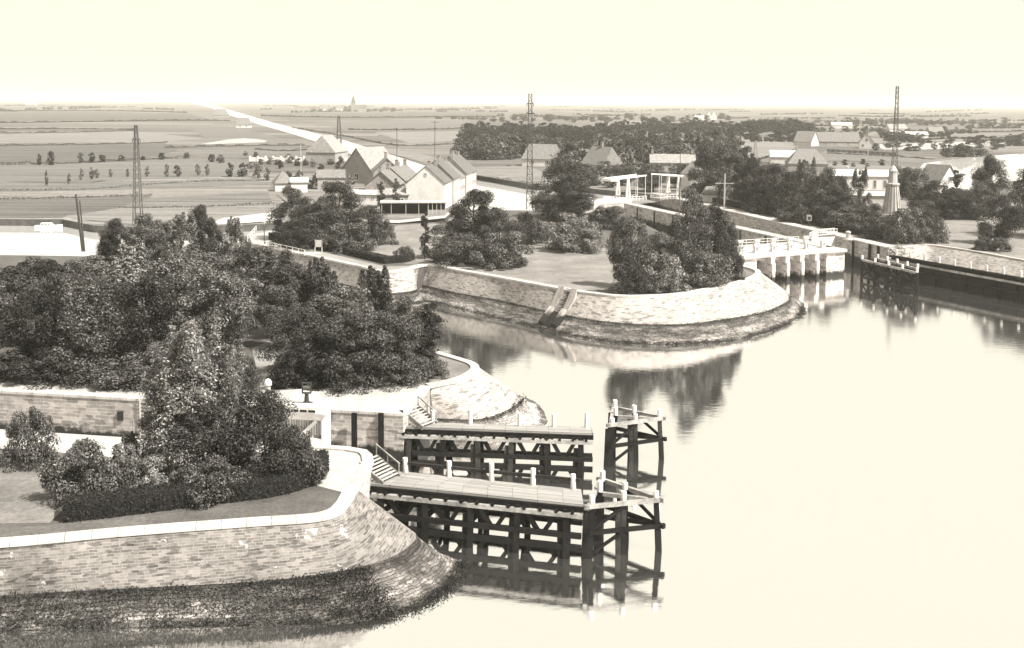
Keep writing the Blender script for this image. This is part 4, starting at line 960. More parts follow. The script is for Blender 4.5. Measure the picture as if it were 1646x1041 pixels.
house(1296, 268, 16, 14, 1.8, 5.6, -8, 'grey plaster', 'mid roof tiles', 'squat hip-roofed barn beyond the lockside trees', hip=.55, name='barn', cat='barn')
house(1258, 262, 11, 8, 3, 2.6, -10, 'pale plaster', 'white roof', 'low pale shed joined to the left of the hip-roofed barn', name='shed', cat='shed')
house(1380, 303, 18, 8, 4.2, 1.6, -4, 'pale plaster', 'white roof', 'long white-roofed shed left of the monument', name='shed', cat='shed', win=[('f', 4, 1.8, .9, 2.4), ('f', 7, 1.8, .9, 2.4), ('f', -5, 1.8, .9, 2)])
house(1392, 322, 14, 4, 1.6, .8, -3, 'grey plaster', 'white roof', 'low white lean-to roof in front of the long white-roofed shed', name='shed', cat='shed')
house(1507, 313, 8, 7.6, 4.2, 4.6, -62, 'white paint', 'mid roof tiles', 'white gabled house by the river at the right edge', win=[('r', 0, 5.0, 1.1, 1.3), ('r', -2, 1.8, 1.1, 1.3), ('r', 2, 1.8, 1.1, 1.3)])
house(1296, 234, 13, 8, 3, 6, -50, 'pale plaster', 'pale roof tiles', 'pale steep-roofed farm barn at the left of the far farm', name='barn', cat='barn')
house(1345, 234, 26, 9, 3, 5.5, -3, 'grey plaster', 'mid roof tiles', 'long grey-roofed farmhouse of the far farm', win=[('f', -8, 1.6, 1.2, 1.4), ('f', -2, 1.6, 1.2, 1.4), ('f', 6, 1.6, 1.2, 1.4)], chim=[(3, 0)])
house(1392, 238, 9, 8, 4, 5, 75, 'pale plaster', 'mid roof tiles', 'pale gable end with one dark window at the right of the far farm', win=[('l', 0, 5.2, 1.3, 1.6), ('l', -2, 1.8, 1.2, 1.4)], chim=[(-3, 0)])
house(1352, 206, 22, 8, 3.5, 3, 0, 'pale plaster', 'white roof', 'distant white-roofed barn beyond the far farm', name='barn', cat='barn')
house(1440, 213, 18, 9, 4, 4, 10, 'pale plaster', 'pale roof tiles', 'distant pale farmhouse behind the tallest mast')
house(1472, 221, 17, 8, 2.5, 2.2, 0, 'pale plaster', 'white roof', 'distant low white shed right of the tallest mast', name='shed', cat='shed')
house(1502, 217, 14, 8, 3, 4, 15, 'grey plaster', 'mid roof tiles', 'distant grey farmhouse farthest right of its cluster')
for (px, py, w_, wl_, rf_), lb in zip(((1125, 193, 18, 4, 3), (1139, 192.5, 14, 6, 9), (1147, 192.5, 14, 6, 10)), ('distant white shed left of the twin white gables', 'left one of the distant twin white gables', 'right one of the distant twin white gables')):
    house(px, py, w_, 9, wl_, rf_, 85 if rf_ > 5 else 5, 'white paint', 'white roof', lb)
house(355, 187.5, 24, 14, 3, 9, 8, 'grey plaster', 'mid roof tiles', 'distant farmhouse nearest the vanishing canal', hip=.4)
house(392, 205, 14, 11, 3.2, 6.2, 8, 'pale plaster', 'mid roof tiles', 'lone farmhouse on the bank of the long canal', hip=.35, win=[('f', -3, 1.6, 1.2, 1.4), ('f', 3, 1.6, 1.2, 1.4)])
for (px, py), lb in zip(((522, 177.5), (548, 178), (583, 178.5), (594, 177.5)), ('distant pale house at the left of the church village', 'distant house close left of the church', 'distant white gable close right of the church', 'distant house at the right of the church village')):
    house(px, py, 26, 14, 6, 9, 80 if px == 583 else 5, 'white paint' if px == 583 else 'pale plaster', 'mid roof tiles', lb)
house(50, 169, 40, 14, 6, 6, 0, 'white paint', 'white roof', 'far white farm on the left horizon')
p = P(568, 179, EZ); ch = empty('church', p, 'distant village church with a pointed spire on the horizon', 'church')
hh = topz(p, 568, 151)
m = MB(); m.box(-5, 5, -5, 5, 0, hh * .5); m.build('tower', 'grey plaster', ch)
m = MB(); 
for a, b in (((-5.4, -5.4), (5.4, -5.4)), ((5.4, -5.4), (5.4, 5.4)), ((5.4, 5.4), (-5.4, 5.4)), ((-5.4, 5.4), (-5.4, -5.4))): m.face([(a[0], a[1], hh * .5), (b[0], b[1], hh * .5), (0, 0, hh)])
m.build('spire', 'dark roof tiles', ch)
m = MB(); m.box(5, 32, -7, 7, 0, 9); m.build('nave', 'grey plaster', ch); m = MB(); 
m.face([(5, -7.5, 9), (32.5, -7.5, 9), (32.5, 0, 17), (5, 0, 17)]); m.face([(32.5, 7.5, 9), (5, 7.5, 9), (5, 0, 17), (32.5, 0, 17)]); m.face([(32.4, -7, 9), (32.4, 7, 9), (32.4, 0, 16.6)]); m.build('roof', 'dark roof tiles', ch)
# bright wall with piers behind the sheds
p0, p1 = P(402, 259, EZ), P(562, 259, EZ); gw = empty('garden_wall', p0, 'long low bright wall in front of the pale half-hipped barn', 'wall'); d = p1 - p0
m = MB(); m.bar(Vector((0, 0, .9)), d + Vector((0, 0, .9)), .3, 1.8); m.build('wall', 'pale plaster', gw)
m = MB()
for i in range(14): q = d * (i / 13); m.box(q.x - .35, q.x + .35, q.y - .4, q.y + .4, 0, 2.3)
m.build('piers', 'white paint', gw)

# motorboat
p = P(70, 366, UZ); bt = empty('motorboat', p + Vector((1.0, 0, 0)), 'white cabin motorboat moored at the far bank of the left canal', 'boat', None, R(3))
m = MB(); sec = []
for x, hw, dk in ((-5.2, 1.0, .9), (-3.5, 1.35, .85), (0, 1.5, .85), (3, 1.2, 1.0), (5, .5, 1.2), (5.9, .05, 1.35)):
    sec.append([Vector((x, -hw, dk)), Vector((x, -hw * .85, .1)), Vector((x * .97, 0, -.4)), Vector((x, hw * .85, .1)), Vector((x, hw, dk))])
for a, b in zip(sec, sec[1:]):
    for i in range(4): m.face([a[i], b[i], b[i + 1], a[i + 1]])
    m.face([a[0], a[4], b[4], b[0]])
m.face(sec[0]); m.build('hull', 'hull paint', bt)
m = MB(); m.hexa([Vector(v) for v in ((-2.8, -1, .85), (2.2, -1, .95), (2.2, 1, .95), (-2.8, 1, .85))], [Vector(v) for v in ((-2.6, -.85, 1.9), (1.2, -.85, 1.9), (1.2, .85, 1.9), (-2.6, .85, 1.9))]); m.build('cabin', 'hull paint', bt)
m = MB()
for x in (-2.0, -.7, .6): m.face([(x - .45, -1.01, 1.25), (x + .45, -1.01, 1.25), (x + .4, -.93, 1.7), (x - .4, -.93, 1.7)])
m.build('windows', 'dark opening', bt); bt.scale = (.52, .6, .6)

# ------------------------------------------------------------------ vegetation
def leaf_mesh(name, pos, nrm, size, mat, trunk=None, seed=0, aspect=.5):
    rng = np.random.default_rng(seed); n = len(pos)
    nrm = nrm / (np.linalg.norm(nrm, axis=1, keepdims=True) + 1e-9)
    r = rng.normal(size=(n, 3)); x = np.cross(nrm, r); x /= (np.linalg.norm(x, axis=1, keepdims=True) + 1e-9); y = np.cross(nrm, x)
    s = size[:, None]; bend = nrm * s * .18
    V = np.stack([pos - x * s, pos - y * s * aspect + bend, pos + x * s, pos + y * s * aspect + bend], 1).reshape(-1, 3)
    F = np.arange(4 * n).reshape(-1, 4); mi = np.zeros(n, int)
    me = bpy.data.meshes.new(name)
    verts, faces = V, F.tolist()
    if trunk is not None:
        b = len(V); verts = np.vstack([V, np.array(trunk.v)]); faces = faces + [tuple(i + b for i in f) for f in trunk.f]
    me.from_pydata(verts.tolist() if trunk is not None else V.tolist(), [], faces)
    me.materials.append(MATS[mat])
    if trunk is not None:
        me.materials.append(MATS['trunk bark']); mm = np.zeros(len(faces), np.int32); mm[n:] = 1; me.polygons.foreach_set('material_index', mm)
    me.update(); return me
PROF = {
    'b': lambda t: (max(0, 1 - ((t - .42) / .60) ** 2)) ** .55 * (1.0 if t > .12 else .82),
    'p': lambda t: (1 - t) ** .62 * (1.05 if t > .1 else .9) * (.75 + .3 * min(1, t * 6)),
    'c': lambda t: (max(0, 1 - ((t - .45) / .58) ** 2)) ** .5,
    's': lambda t: (max(0, 1 - (max(t - .22, 0) / .8) ** 2)) ** .5,
}
def crown(kind, W, H, z0, ncl, nleaf, leaf, mat, seed, spiky=.0, rcl=.13, trunk=None):
    rng = np.random.default_rng(seed); prof = PROF[kind]; pos = []; nr = []; cs = []
    ph = rng.uniform(0, 6.28, 6)
    def env(a, t): return prof(t) * (1 + .17 * math.sin(2 * a + ph[0] + 3 * t) + .13 * math.sin(3 * a + ph[1] - 5 * t) + .09 * math.sin(5 * a + ph[2] + 7 * t))
    while len(cs) < ncl:
        t = rng.uniform(.0, 1.0); a = rng.uniform(0, 2 * PI)
        if rng.random() > prof(t) ** 1.0 + .12: continue
        u = rng.random() ** .42; e = env(a, t) * W / 2 * .86
        cs.append((e * u * math.cos(a), e * u * math.sin(a), z0 + t * (H - z0) * .93, W * rcl * rng.uniform(.55, 1.35) * (.65 + .35 * prof(t)), t))
    if spiky:
        for k in range(int(spiky)):
            a = rng.uniform(0, 2 * PI); rr = W * .3 * rng.random() ** .5; zz = z0 + (H - z0) * rng.uniform(.55, .78)
            for j in range(5): cs.append((rr * math.cos(a), rr * math.sin(a), zz + j * H * .05, W * rcl * (1.0 - j * .17), .9))
    per = max(6, nleaf // len(cs))
    for (x, y, z, rc, t) in cs:
        k = int(per * rng.uniform(.7, 1.3)); d = rng.normal(size=(k, 3)); d[:, 2] += .35; d /= np.linalg.norm(d, axis=1, keepdims=True)
        rad = rc * (.45 + .65 * rng.random((k, 1)) ** .6)
        p = np.array([x, y, z]) + d * rad * np.array([1, 1, .8]); pos.append(p); nr.append(d * 1.25 + rng.normal(size=(k, 3)) * .42 + np.array([0, 0, .25]))
    pos = np.vstack(pos); nr = np.vstack(nr); pos[:, 2] = np.maximum(pos[:, 2], .05)
    size = leaf * rng.uniform(.55, 1.35, len(pos))
    return leaf_mesh('crown', pos, nr, size, mat, trunk, seed)
def trunk_mb(H, r, seed, z1=.75, limbs=6, W=5):
    rnd = random.Random(seed); m = MB(); pts = [Vector((0, 0, -.3))]; n = 6
    for i in range(1, n + 1): pts.append(Vector((rnd.uniform(-1, 1) * .02 * H, rnd.uniform(-1, 1) * .02 * H, H * z1 * i / n)))
    for i in range(n): m.tube(pts[i], pts[i + 1], r * (1 - i / n * .75), r * (1 - (i + 1) / n * .75), 7, cap=i in (0, n - 1))
    for k in range(limbs):
        i = rnd.randint(1, n - 1); a = rnd.uniform(0, 2 * PI); q = pts[i]; e = q + Vector((math.cos(a) * W * .3, math.sin(a) * W * .3, H * rnd.uniform(.1, .25)))
        m.tube(q, e, r * .4, r * .12, 5)
    return m
def trunk_mesh(*a, **k):
    t = trunk_mb(*a, **k); me = bpy.data.meshes.new('trunk'); me.from_pydata(t.v, [], t.f); me.materials.append(MATS['trunk bark']); me.update(); return me
# prototypes (real size): kind -> list of (crown mesh, trunk mesh, W, H)
PROTO = {}
def proto(key, kind, W, H, z0, ncl, nleaf, leaf, mat, nvar, seed, spiky=0, rcl=.13, r=.22, single=False):
    L = []
    for v in range(nvar):
        if single: L.append((crown(kind, W, H, z0, ncl, nleaf, leaf, mat, seed + v * 7, spiky, rcl, trunk_mb(H, r, seed + v, W=W, limbs=2)), None, W, H))
        else: L.append((crown(kind, W, H, z0, ncl, nleaf, leaf, mat, seed + v * 7, spiky, rcl), trunk_mesh(H, r, seed + v, W=W), W, H))
    PROTO[key] = L
proto('broad', 'b', 9, 10, 1.0, 46, 22000, .135, 'mid leaves', 4, 11, rcl=.14)
proto('dark', 'b', 9, 10, .6, 48, 22000, .135, 'dark leaves', 4, 51, rcl=.14)
proto('spire', 'p', 8, 11, .6, 80, 22000, .13, 'mid leaves', 3, 91, spiky=8, rcl=.11)
proto('light', 'p', 8, 14, 1.0, 150, 30000, .125, 'light leaves', 3, 131, spiky=10, rcl=.115)
proto('column', 'c', 2.4, 10, .6, 46, 6000, .13, 'dark leaves', 2, 171, rcl=.24)
proto('shrub', 's', 7, 4, .0, 52, 14000, .115, 'mid leaves', 3, 211, r=.1, rcl=.12)
proto('darkshrub', 's', 7, 4, .0, 52, 14000, .115, 'dark leaves', 3, 251, r=.1, rcl=.12)
proto('paleshrub', 's', 7, 4.4, .0, 64, 15000, .12, 'pale leaves', 2, 291, r=.1, rcl=.11)
proto('wispy', 'p', 6, 9, 1.0, 75, 11000, .13, 'light leaves', 2, 331, spiky=6, rcl=.1)
proto('far', 'b', 8, 9, .4, 30, 1300, .50, 'dark leaves', 4, 371, single=True, rcl=.17)
proto('farlight', 'b', 7, 9, .6, 26, 1000, .48, 'mid leaves', 4, 411, single=True, rcl=.16)
proto('farcolumn', 'c', 3, 12, .6, 20, 700, .45, 'dark leaves', 2, 451, single=True, rcl=.24)
TR = random.Random(5)
def tree(key, px, py, top, wpx, label, z=0.0, group=None, name=None, cat=None):
    p = P(px, py, z); k = mpp(p); h = max(topz(p, px, top) - z, .5); wm = wpx * k
    cr, tr, W, H = TR.choice(PROTO[key]); s = Vector((wm / W, wm / W, h / H)); shrub = 'shrub' in key
    name = name or ('shrub' if shrub else 'tree'); cat = cat or name; rz = TR.uniform(0, 2 * PI)
    if tr is None:
        o = link(name, cr); o.location = p; o.scale = s; o.rotation_euler = (0, 0, rz); tag(o, label, cat, group)
    else:
        o = empty(name, p, label, cat, group, rz); c = link('crown', cr, o); t = link('stems_or_core' if shrub else 'trunk', tr, o); c.scale = s; t.scale = s
    return o
T = tree
# -- wood on the middle peninsula, left of the path
for a in [
 ('dark', -40, 598, 440, 150, 'dark round tree partly outside the left edge, front of the left wood'),
 ('dark', 62, 604, 462, 120, 'dark broad tree at the front left of the left wood by the pale quay'),
 ('spire', 150, 606, 452, 140, 'dark feathery tree in the front row of the left wood'),
 ('dark', 232, 602, 440, 150, 'dark wide tree front middle of the left wood, behind the tall pale tree'),
 ('broad', 345, 598, 430, 150, 'full grey-leaved tree at the front right of the left wood'),
 ('broad', 110, 556, 425, 130, 'grey-leaved bushy tree second row of the left wood near the left edge'),
 ('spire', 215, 545, 392, 150, 'tallest feathery tree in the middle of the left wood'),
 ('broad', 290, 540, 402, 140, 'broad mottled tree right of the tallest feathery tree'),
 ('broad', 372, 560, 440, 100, 'lighter broad tree at the right end of the left wood'),
 ('broad', 20, 540, 424, 130, 'mottled tree second row at the left edge'),
 ('dark', 75, 500, 410, 120, 'dark low-topped tree along the left canal edge of the wood'),
 ('broad', 150, 480, 408, 110, 'mottled tree behind the twin dark poles'),
 ('dark', -60, 510, 408, 130, 'dark tree outside the left edge by the canal'),
 ('dark', 330, 500, 398, 120, 'dark tree deep in the left wood toward the quay road'),
 ('dark', 186, 420, 350, 58, 'small dark tree beside the left canal, right of the twin poles'),
 ('dark', 236, 432, 342, 78, 'dense dark tree at the foot of the left lattice mast'),
 ('dark', 268, 428, 356, 56, 'dark low tree between the mast-foot tree and the wispy tree'),
 ('darkshrub', 176, 418, 372, 44, 'dark bush at the edge of the left canal below the leaning poles'),
 ('darkshrub', 345, 420, 366, 50, 'dark bush left of the airy tree by the quay road'),
 ('wispy', 290, 440, 338, 70, 'wispy pale tree between two dark trees behind the left wood'),
 ('dark', 322, 425, 328, 62, 'tall dark narrow tree behind the left wood, right of the wispy tree'),
 ('wispy', 378, 432, 345, 56, 'thin airy pale tree against the pale quay road'),
 ('spire', 430, 508, 392, 120, 'pointed dark tree above the shaded gap of the left wood'),
 ('dark', 385, 470, 398, 90, 'dark bushy tree below the quay road bend'),
 ('broad', 470, 540, 425, 110, 'mottled tree behind the front thicket by the path'),
 ('spire', 516, 548, 410, 90, 'pointed tree with upright leaders below the channel wall'),
 ('dark', 450, 560, 455, 80, 'dark tree at the upper end of the earth path'),
 ('darkshrub', 400, 622, 572, 42, 'small dark bush on the left side of the earth path'),
 ('darkshrub', 120, 612, 560, 150, 'dark undergrowth bush at the front of the left wood near the edge'),
 ('darkshrub', 30, 612, 565, 130, 'dark undergrowth bush at the far left beside the pale quay'),
 ('darkshrub', 240, 614, 562, 150, 'dark undergrowth bush behind the tall pale tree'),
 ('darkshrub', 340, 618, 560, 120, 'dark undergrowth bush left of the earth path')]: T(*a)
# -- thicket right of the path
for a in [
 ('spire', 603, 560, 424, 100, 'tallest pointed tree of the thicket below the bright wall corner'),
 ('broad', 560, 585, 460, 130, 'broad mottled tree inside the thicket behind its front row'),
 ('broad', 655, 570, 470, 90, 'lighter tree of the thicket beside the channel water'),
 ('dark', 490, 606, 492, 120, 'dark round tree at the left front of the thicket beside the path'),
 ('dark', 560, 612, 500, 130, 'dark dense tree in the middle front of the thicket'),
 ('dark', 630, 612, 500, 120, 'dark dense tree toward the right front of the thicket'),
 ('column', 690, 604, 478, 40, 'slim columnar tree at the right end of the thicket'),
 ('spire', 655, 600, 515, 60, 'small pointed tree left of the slim columnar tree'),
 ('darkshrub', 480, 618, 556, 110, 'low dark bush at the left foot of the thicket'),
 ('darkshrub', 560, 620, 560, 120, 'low dark bush at the middle foot of the thicket'),
 ('darkshrub', 640, 616, 560, 110, 'low dark bush at the right foot of the thicket'),
 ('shrub', 690, 606, 560, 60, 'mottled bush at the thicket end beside the lawn tip')]: T(*a)
# -- trees and shrubs on the near peninsula
for a in [
 ('light', 308, 770, 506, 165, 'tall pale-leaved tree rising in front of the lock wall'),
 ('light', 372, 765, 545, 90, 'second pale leader tree right of the tallest near tree'),
 ('light', 262, 762, 570, 90, 'left pale leader tree of the near clump'),
 ('dark', 425, 772, 622, 140, 'dark full tree at the right of the near clump by the paved corner'),
 ('dark', 340, 775, 640, 150, 'dark tree below the tall pale tree'),
 ('darkshrub', 470, 776, 690, 90, 'dark shrub overhanging the paved quay corner'),
 ('darkshrub', 52, 748, 655, 92, 'dark round shrub at the left edge by the lock basin'),
 ('shrub', 135, 800, 715, 130, 'grey-leaved shrub at the left of the near shrubbery'),
 ('paleshrub', 205, 792, 712, 110, 'pale flowering shrub in the middle of the near shrubbery'),
 ('paleshrub', 278, 792, 716, 105, 'brightest pale flowering shrub at the foot of the tall tree'),
 ('shrub', 340, 800, 735, 120, 'mottled shrub under the near clump'),
 ('wispy', 128, 762, 702, 46, 'thin wispy bush sticking up before the bright lock basin'),
 ('wispy', 212, 765, 692, 46, 'thin wispy bush beside the floating landing stage')]: T(*a)
# -- island
for a in [
 ('dark', 470, 385, 300, 82, 'dark tree at the left of the canal-side group on the island'),
 ('dark', 545, 378, 285, 86, 'tallest dark tree of the canal-side group on the island'),
 ('dark', 508, 392, 322, 100, 'dark broad tree in front of the canal-side group'),
 ('dark', 592, 390, 330, 84, 'dark tree at the right of the canal-side group'),
 ('shrub', 560, 402, 355, 100, 'mottled bush at the front of the canal-side group'),
 ('darkshrub', 480, 398, 362, 90, 'dark bush along the quay road at the group corner'),
 ('darkshrub', 615, 392, 352, 48, 'dark bush at the right foot of the canal-side group'),
 ('dark', 762, 412, 298, 100, 'large dark tree in the middle of the island lawn'),
 ('dark', 800, 418, 330, 80, 'dark tree right beside the large lawn tree'),
 ('broad', 728, 414, 350, 84, 'mottled tree left beside the large lawn tree'),
 ('darkshrub', 735, 424, 378, 110, 'dark bush in front of the large lawn tree'),
 ('shrub', 806, 430, 374, 90, 'grey-leaved bush at the right foot of the large lawn tree'),
 ('shrub', 650, 416, 396, 34, 'small scrubby bush at the low hedge end'),
 ('column', 683, 416, 333, 16, 'thin dark poplar sapling left of the large lawn tree'),
 ('dark', 905, 350, 258, 92, 'round dark tree by the canal near the middle mast'),
 ('dark', 925, 356, 292, 76, 'dark lower tree in front of the round canal tree'),
 ('broad', 880, 352, 305, 56, 'mottled lower tree left of the round canal tree'),
 ('paleshrub', 918, 402, 340, 102, 'large pale flowering bush on the island lawn'),
 ('paleshrub', 945, 405, 362, 60, 'smaller pale bush touching the large pale bush'),
 ('shrub', 862, 392, 352, 50, 'grey-leaved bush between the lawn tree and the large pale bush'),
 ('darkshrub', 845, 370, 340, 40, 'dark bush at the foot of the middle mast'),
 ('darkshrub', 970, 368, 332, 60, 'dark bush beside the arched approach bridge'),
 ('dark', 1012, 462, 345, 74, 'dark tree at the left of the island tip clump'),
 ('dark', 1108, 450, 298, 72, 'tallest dark tree of the island tip clump'),
 ('dark', 1148, 446, 322, 66, 'dark tree right of the tallest tip tree'),
 ('dark', 1050, 440, 372, 80, 'dark tree in the saddle of the island tip clump'),
 ('dark', 1172, 438, 355, 46, 'dark narrow tree at the tip clump right end'),
 ('darkshrub', 1015, 470, 418, 70, 'dark bush at the left front of the tip clump'),
 ('shrub', 1062, 467, 408, 90, 'mottled bush at the middle front of the tip clump'),
 ('shrub', 1128, 458, 400, 100, 'paler mottled bush at the right front of the tip clump'),
 ('darkshrub', 1170, 448, 402, 56, 'dark bush at the right end of the tip clump'),
 ('column', 612, 335, 288, 15, 'slim young tree before the grey lean-to'),
 ('column', 637, 338, 282, 13, 'slim young tree against the white gable wall')]: T(*a)
# -- right bank
for a in [
 ('dark', 1050, 306, 262, 56, 'dark tree in front of the left half of the two-storey house'),
 ('dark', 1100, 300, 264, 50, 'dark tree in front of the right end of the two-storey house'),
 ('broad', 935, 300, 262, 52, 'mottled tree left of the steep gabled house behind the canal'),
 ('broad', 1000, 296, 262, 56, 'mottled tree right in front of the steep gabled house'),
 ('dark', 1225, 338, 264, 66, 'dark tree filling the gap between the first two of the lockside row'),
 ('broad', 1272, 340, 276, 60, 'mottled tree behind the second and the pointed lockside tree'),
 ('dark', 1310, 357, 288, 66, 'dark tree in front of the pointed lockside tree'),
 ('dark', 1345, 352, 282, 56, 'dark tree behind the lower tree of the lockside row'),
 ('dark', 1265, 347, 290, 70, 'dark front tree of the lockside row above the long hedge'),
 ('dark', 1215, 336, 288, 60, 'dark front tree at the start of the lockside row'),
 ('broad', 1440, 388, 352, 60, 'low mottled bushy tree on the lawn side of the monument foot'),
 ('dark', 1480, 372, 318, 70, 'dark bushy tree right behind the monument shrubbery'),
 ('dark', 1530, 352, 300, 60, 'dark tree between the riverside gable and the narrow tree'),
 ('dark', 1570, 352, 290, 56, 'dark tree left of the tall riverside tree at the right edge'),
 ('dark', 1140, 318, 222, 84, 'tall dark tree of the wood behind the tiny lock hut'),
 ('dark', 1180, 327, 238, 70, 'dark tree of the wood above the pale telegraph pole'),
 ('dark', 1205, 333, 253, 62, 'dark tree at the left of the lockside row'),
 ('dark', 1250, 343, 262, 66, 'dark tree second in the lockside row'),
 ('spire', 1292, 350, 252, 56, 'tallest pointed tree of the lockside row before the barn'),
 ('dark', 1325, 358, 268, 56, 'dark tree right of the pointed lockside tree'),
 ('spire', 1381, 345, 268, 40, 'pointed tree in front of the long white-roofed shed'),
 ('dark', 1350, 364, 300, 62, 'dark lower tree of the lockside row below the white shed'),
 ('dark', 1400, 372, 325, 50, 'dark tree left of the monument foot'),
 ('darkshrub', 1230, 341, 312, 80, 'dark bush at the left foot of the lockside row'),
 ('darkshrub', 1300, 357, 320, 86, 'dark bush at the middle foot of the lockside row'),
 ('darkshrub', 1362, 370, 332, 80, 'dark bush at the right foot of the lockside row'),
 ('darkshrub', 1412, 383, 343, 70, 'dark bush below the monument on its left'),
 ('shrub', 1455, 390, 332, 72, 'mottled bush below the monument on its right'),
 ('darkshrub', 1500, 388, 346, 58, 'dark bush at the right end of the monument shrubbery'),
 ('dark', 1468, 340, 268, 60, 'dark tree close right of the monument'),
 ('dark', 1505, 348, 288, 60, 'dark tree in front of the white riverside gable'),
 ('column', 1537, 335, 268, 24, 'narrow dark tree against the bright river'),
 ('dark', 1550, 350, 302, 54, 'dark low tree beside the narrow riverside tree'),
 ('dark', 1592, 345, 248, 66, 'tall dark tree near the right edge by the river'),
 ('dark', 1612, 392, 308, 74, 'dark full tree at the right edge of the lawn'),
 ('dark', 1665, 380, 270, 110, 'dark tree beyond the right edge'),
 ('darkshrub', 1580, 402, 378, 34, 'small dark round bush on the right lawn'),
 ('shrub', 1608, 404, 382, 36, 'small mottled bush beside the round lawn bush'),
 ('broad', 1450, 320, 265, 40, 'mottled tree behind the monument on the river side')]: T(*a)
# -- middle distance trees behind the canal and drawbridge (photo: dark belts)
WOOD = {}
def far_tree(key, px, py, top, wpx, wood):
    p = P(px, py, EZ); k = mpp(p); h = max(topz(p, px, top) - EZ, .5); cr, tr, W, H = TR.choice(PROTO[key])
    n = len(cr.vertices); v = np.empty(n * 3, np.float32); cr.vertices.foreach_get('co', v); v = v.reshape(-1, 3); a = TR.uniform(0, 6.28)
    x = v[:, 0] * math.cos(a) - v[:, 1] * math.sin(a); y = v[:, 0] * math.sin(a) + v[:, 1] * math.cos(a)
    w = np.stack([x * wpx * k / W + p.x, y * wpx * k / W + p.y, v[:, 2] * h / H + EZ], 1)
    WOOD.setdefault(wood, []).append((w, [tuple(q.vertices) for q in cr.polygons]))
def belt(n, x0, x1, y0, y1, h0, h1, w0, w1, label, group, keys=('far', 'far', 'farlight'), z=EZ, slope=0.0, seed=1, wood=None):
    rnd = random.Random(seed)
    for i in range(n):
        x = x0 + (x1 - x0) * (i + rnd.uniform(.1, .9)) / n; y = rnd.uniform(y0, y1) + slope * (x - x0)
        h = rnd.uniform(h0, h1)
        if wood: far_tree(rnd.choice(keys), x, y, y - h, rnd.uniform(w0, w1), wood); continue
        T(rnd.choice(keys), x, y, y - h, rnd.uniform(w0, w1), label, z, group)
belt(22, 735, 860, 248, 257, 26, 36, 24, 34, 'dark tree in the belt left of the farmhouse and behind the canal bend', 'trees left of the farmhouse', seed=2)
belt(13, 900, 1010, 258, 274, 28, 42, 26, 40, 'dark tree in the belt between the farmhouse and steep gabled house', 'trees between the two gabled houses', seed=3)
belt(14, 985, 1110, 262, 280, 30, 46, 26, 40, 'dark tree crowding round the two-storey house', 'trees round the two-storey house', seed=4)
belt(14, 990, 1120, 284, 300, 24, 36, 26, 36, 'bushy tree between the drawbridge and the houses behind', 'trees behind the drawbridge', ('far', 'farlight'), seed=5)
belt(9, 885, 985, 282, 305, 24, 36, 26, 36, 'bushy tree on the canal bank behind the round canal tree', 'trees on the canal bank', ('far', 'farlight'), seed=15)
belt(14, 1085, 1200, 255, 275, 34, 48, 26, 40, 'tree in the dark wood beside the pale field', 'trees in the wood by the pale field', seed=6)
belt(44, 750, 990, 216, 226, 16, 26, 18, 28, 'distant tree in the far wood left of the pale clearing', 'trees in the far wood', seed=7, wood='far_wood')
belt(50, 980, 1310, 208, 218, 14, 24, 18, 28, 'distant tree in the far wood right of the pale clearing', 'trees in the far wood on the right', seed=8, wood='far_wood')
belt(26, 960, 1190, 228, 240, 18, 28, 20, 30, 'tree in the middle belt above the two-storey house', 'trees in the middle belt', seed=9)
belt(12, 1300, 1480, 214, 222, 8, 14, 12, 18, 'distant tree round the far farm', 'trees round the far farm', ('farlight',), seed=10)
belt(14, 1400, 1620, 236, 246, 8, 14, 10, 18, 'small tree along the far river bank at the right', 'trees along the far river bank', seed=11)
belt(5, 1515, 1580, 250, 254, 18, 24, 22, 28, 'dark tree in the riverside clump at the right', 'riverside clump', ('far',), seed=12)
belt(34, 1200, 1620, 196, 202, 5, 11, 9, 14, 'very distant tree below the right horizon', 'very distant trees on the right', ('farlight', 'farcolumn'), seed=13, wood='distant_trees')
belt(30, 790, 1180, 190, 198, 6, 11, 10, 16, 'very distant tree beyond the far wood', 'very distant trees beyond the wood', seed=14, wood='distant_trees')
belt(16, 500, 640, 176, 180, 4, 8, 8, 12, 'very distant tree round the church village', 'trees round the church village', ('far',), seed=16, wood='distant_trees')
belt(7, 1318, 1420, 262, 270, 6, 10, 8, 13, 'small garden bush below the plank fence', 'garden bushes below the fence', ('far',), seed=17)
belt(14, 400, 570, 262, 275, 8, 16, 9, 16, 'small garden tree before the bright wall', 'garden trees before the bright wall', ('farlight', 'far'), seed=18)
belt(10, 440, 570, 285, 305, 14, 26, 14, 24, 'garden tree among the canal-side sheds', 'garden trees among the sheds', ('farlight', 'far'), seed=19)
far_left = [(64, 265, 247, 9), (82, 265, 240, 12), (130, 261, 245, 10), (147, 260, 245, 12), (165, 260, 247, 14), (196, 258, 249, 14), (230, 257, 250, 8), (260, 256, 244, 12), (300, 254, 244, 12), (340, 260, 246, 12), (355, 262, 247, 12), (395, 250, 242, 8), (412, 256, 243, 12)]
for i, (x, y, t, wd) in enumerate(far_left): T('far', x, y, t, wd, 'small dark tree in the row along the meadow ditch', EZ, 'row of small trees along the ditch')
near_left = [(75, 298, 272, 7), (111, 296, 278, 6), (131, 289, 270, 8), (148, 288, 268, 10), (156, 286, 270, 9), (178, 284, 270, 8), (205, 284, 270, 7), (237, 284, 266, 8), (268, 284, 262, 10), (285, 284, 264, 12), (318, 282, 262, 9), (333, 282, 262, 9), (370, 284, 260, 17), (390, 284, 260, 16), (414, 286, 262, 14), (430, 290, 268, 14)]
for i, (x, y, t, wd) in enumerate(near_left): T('farlight', x, y, t, wd, 'young round tree in the orchard row on the left meadow', EZ, 'young trees in the meadow orchard')

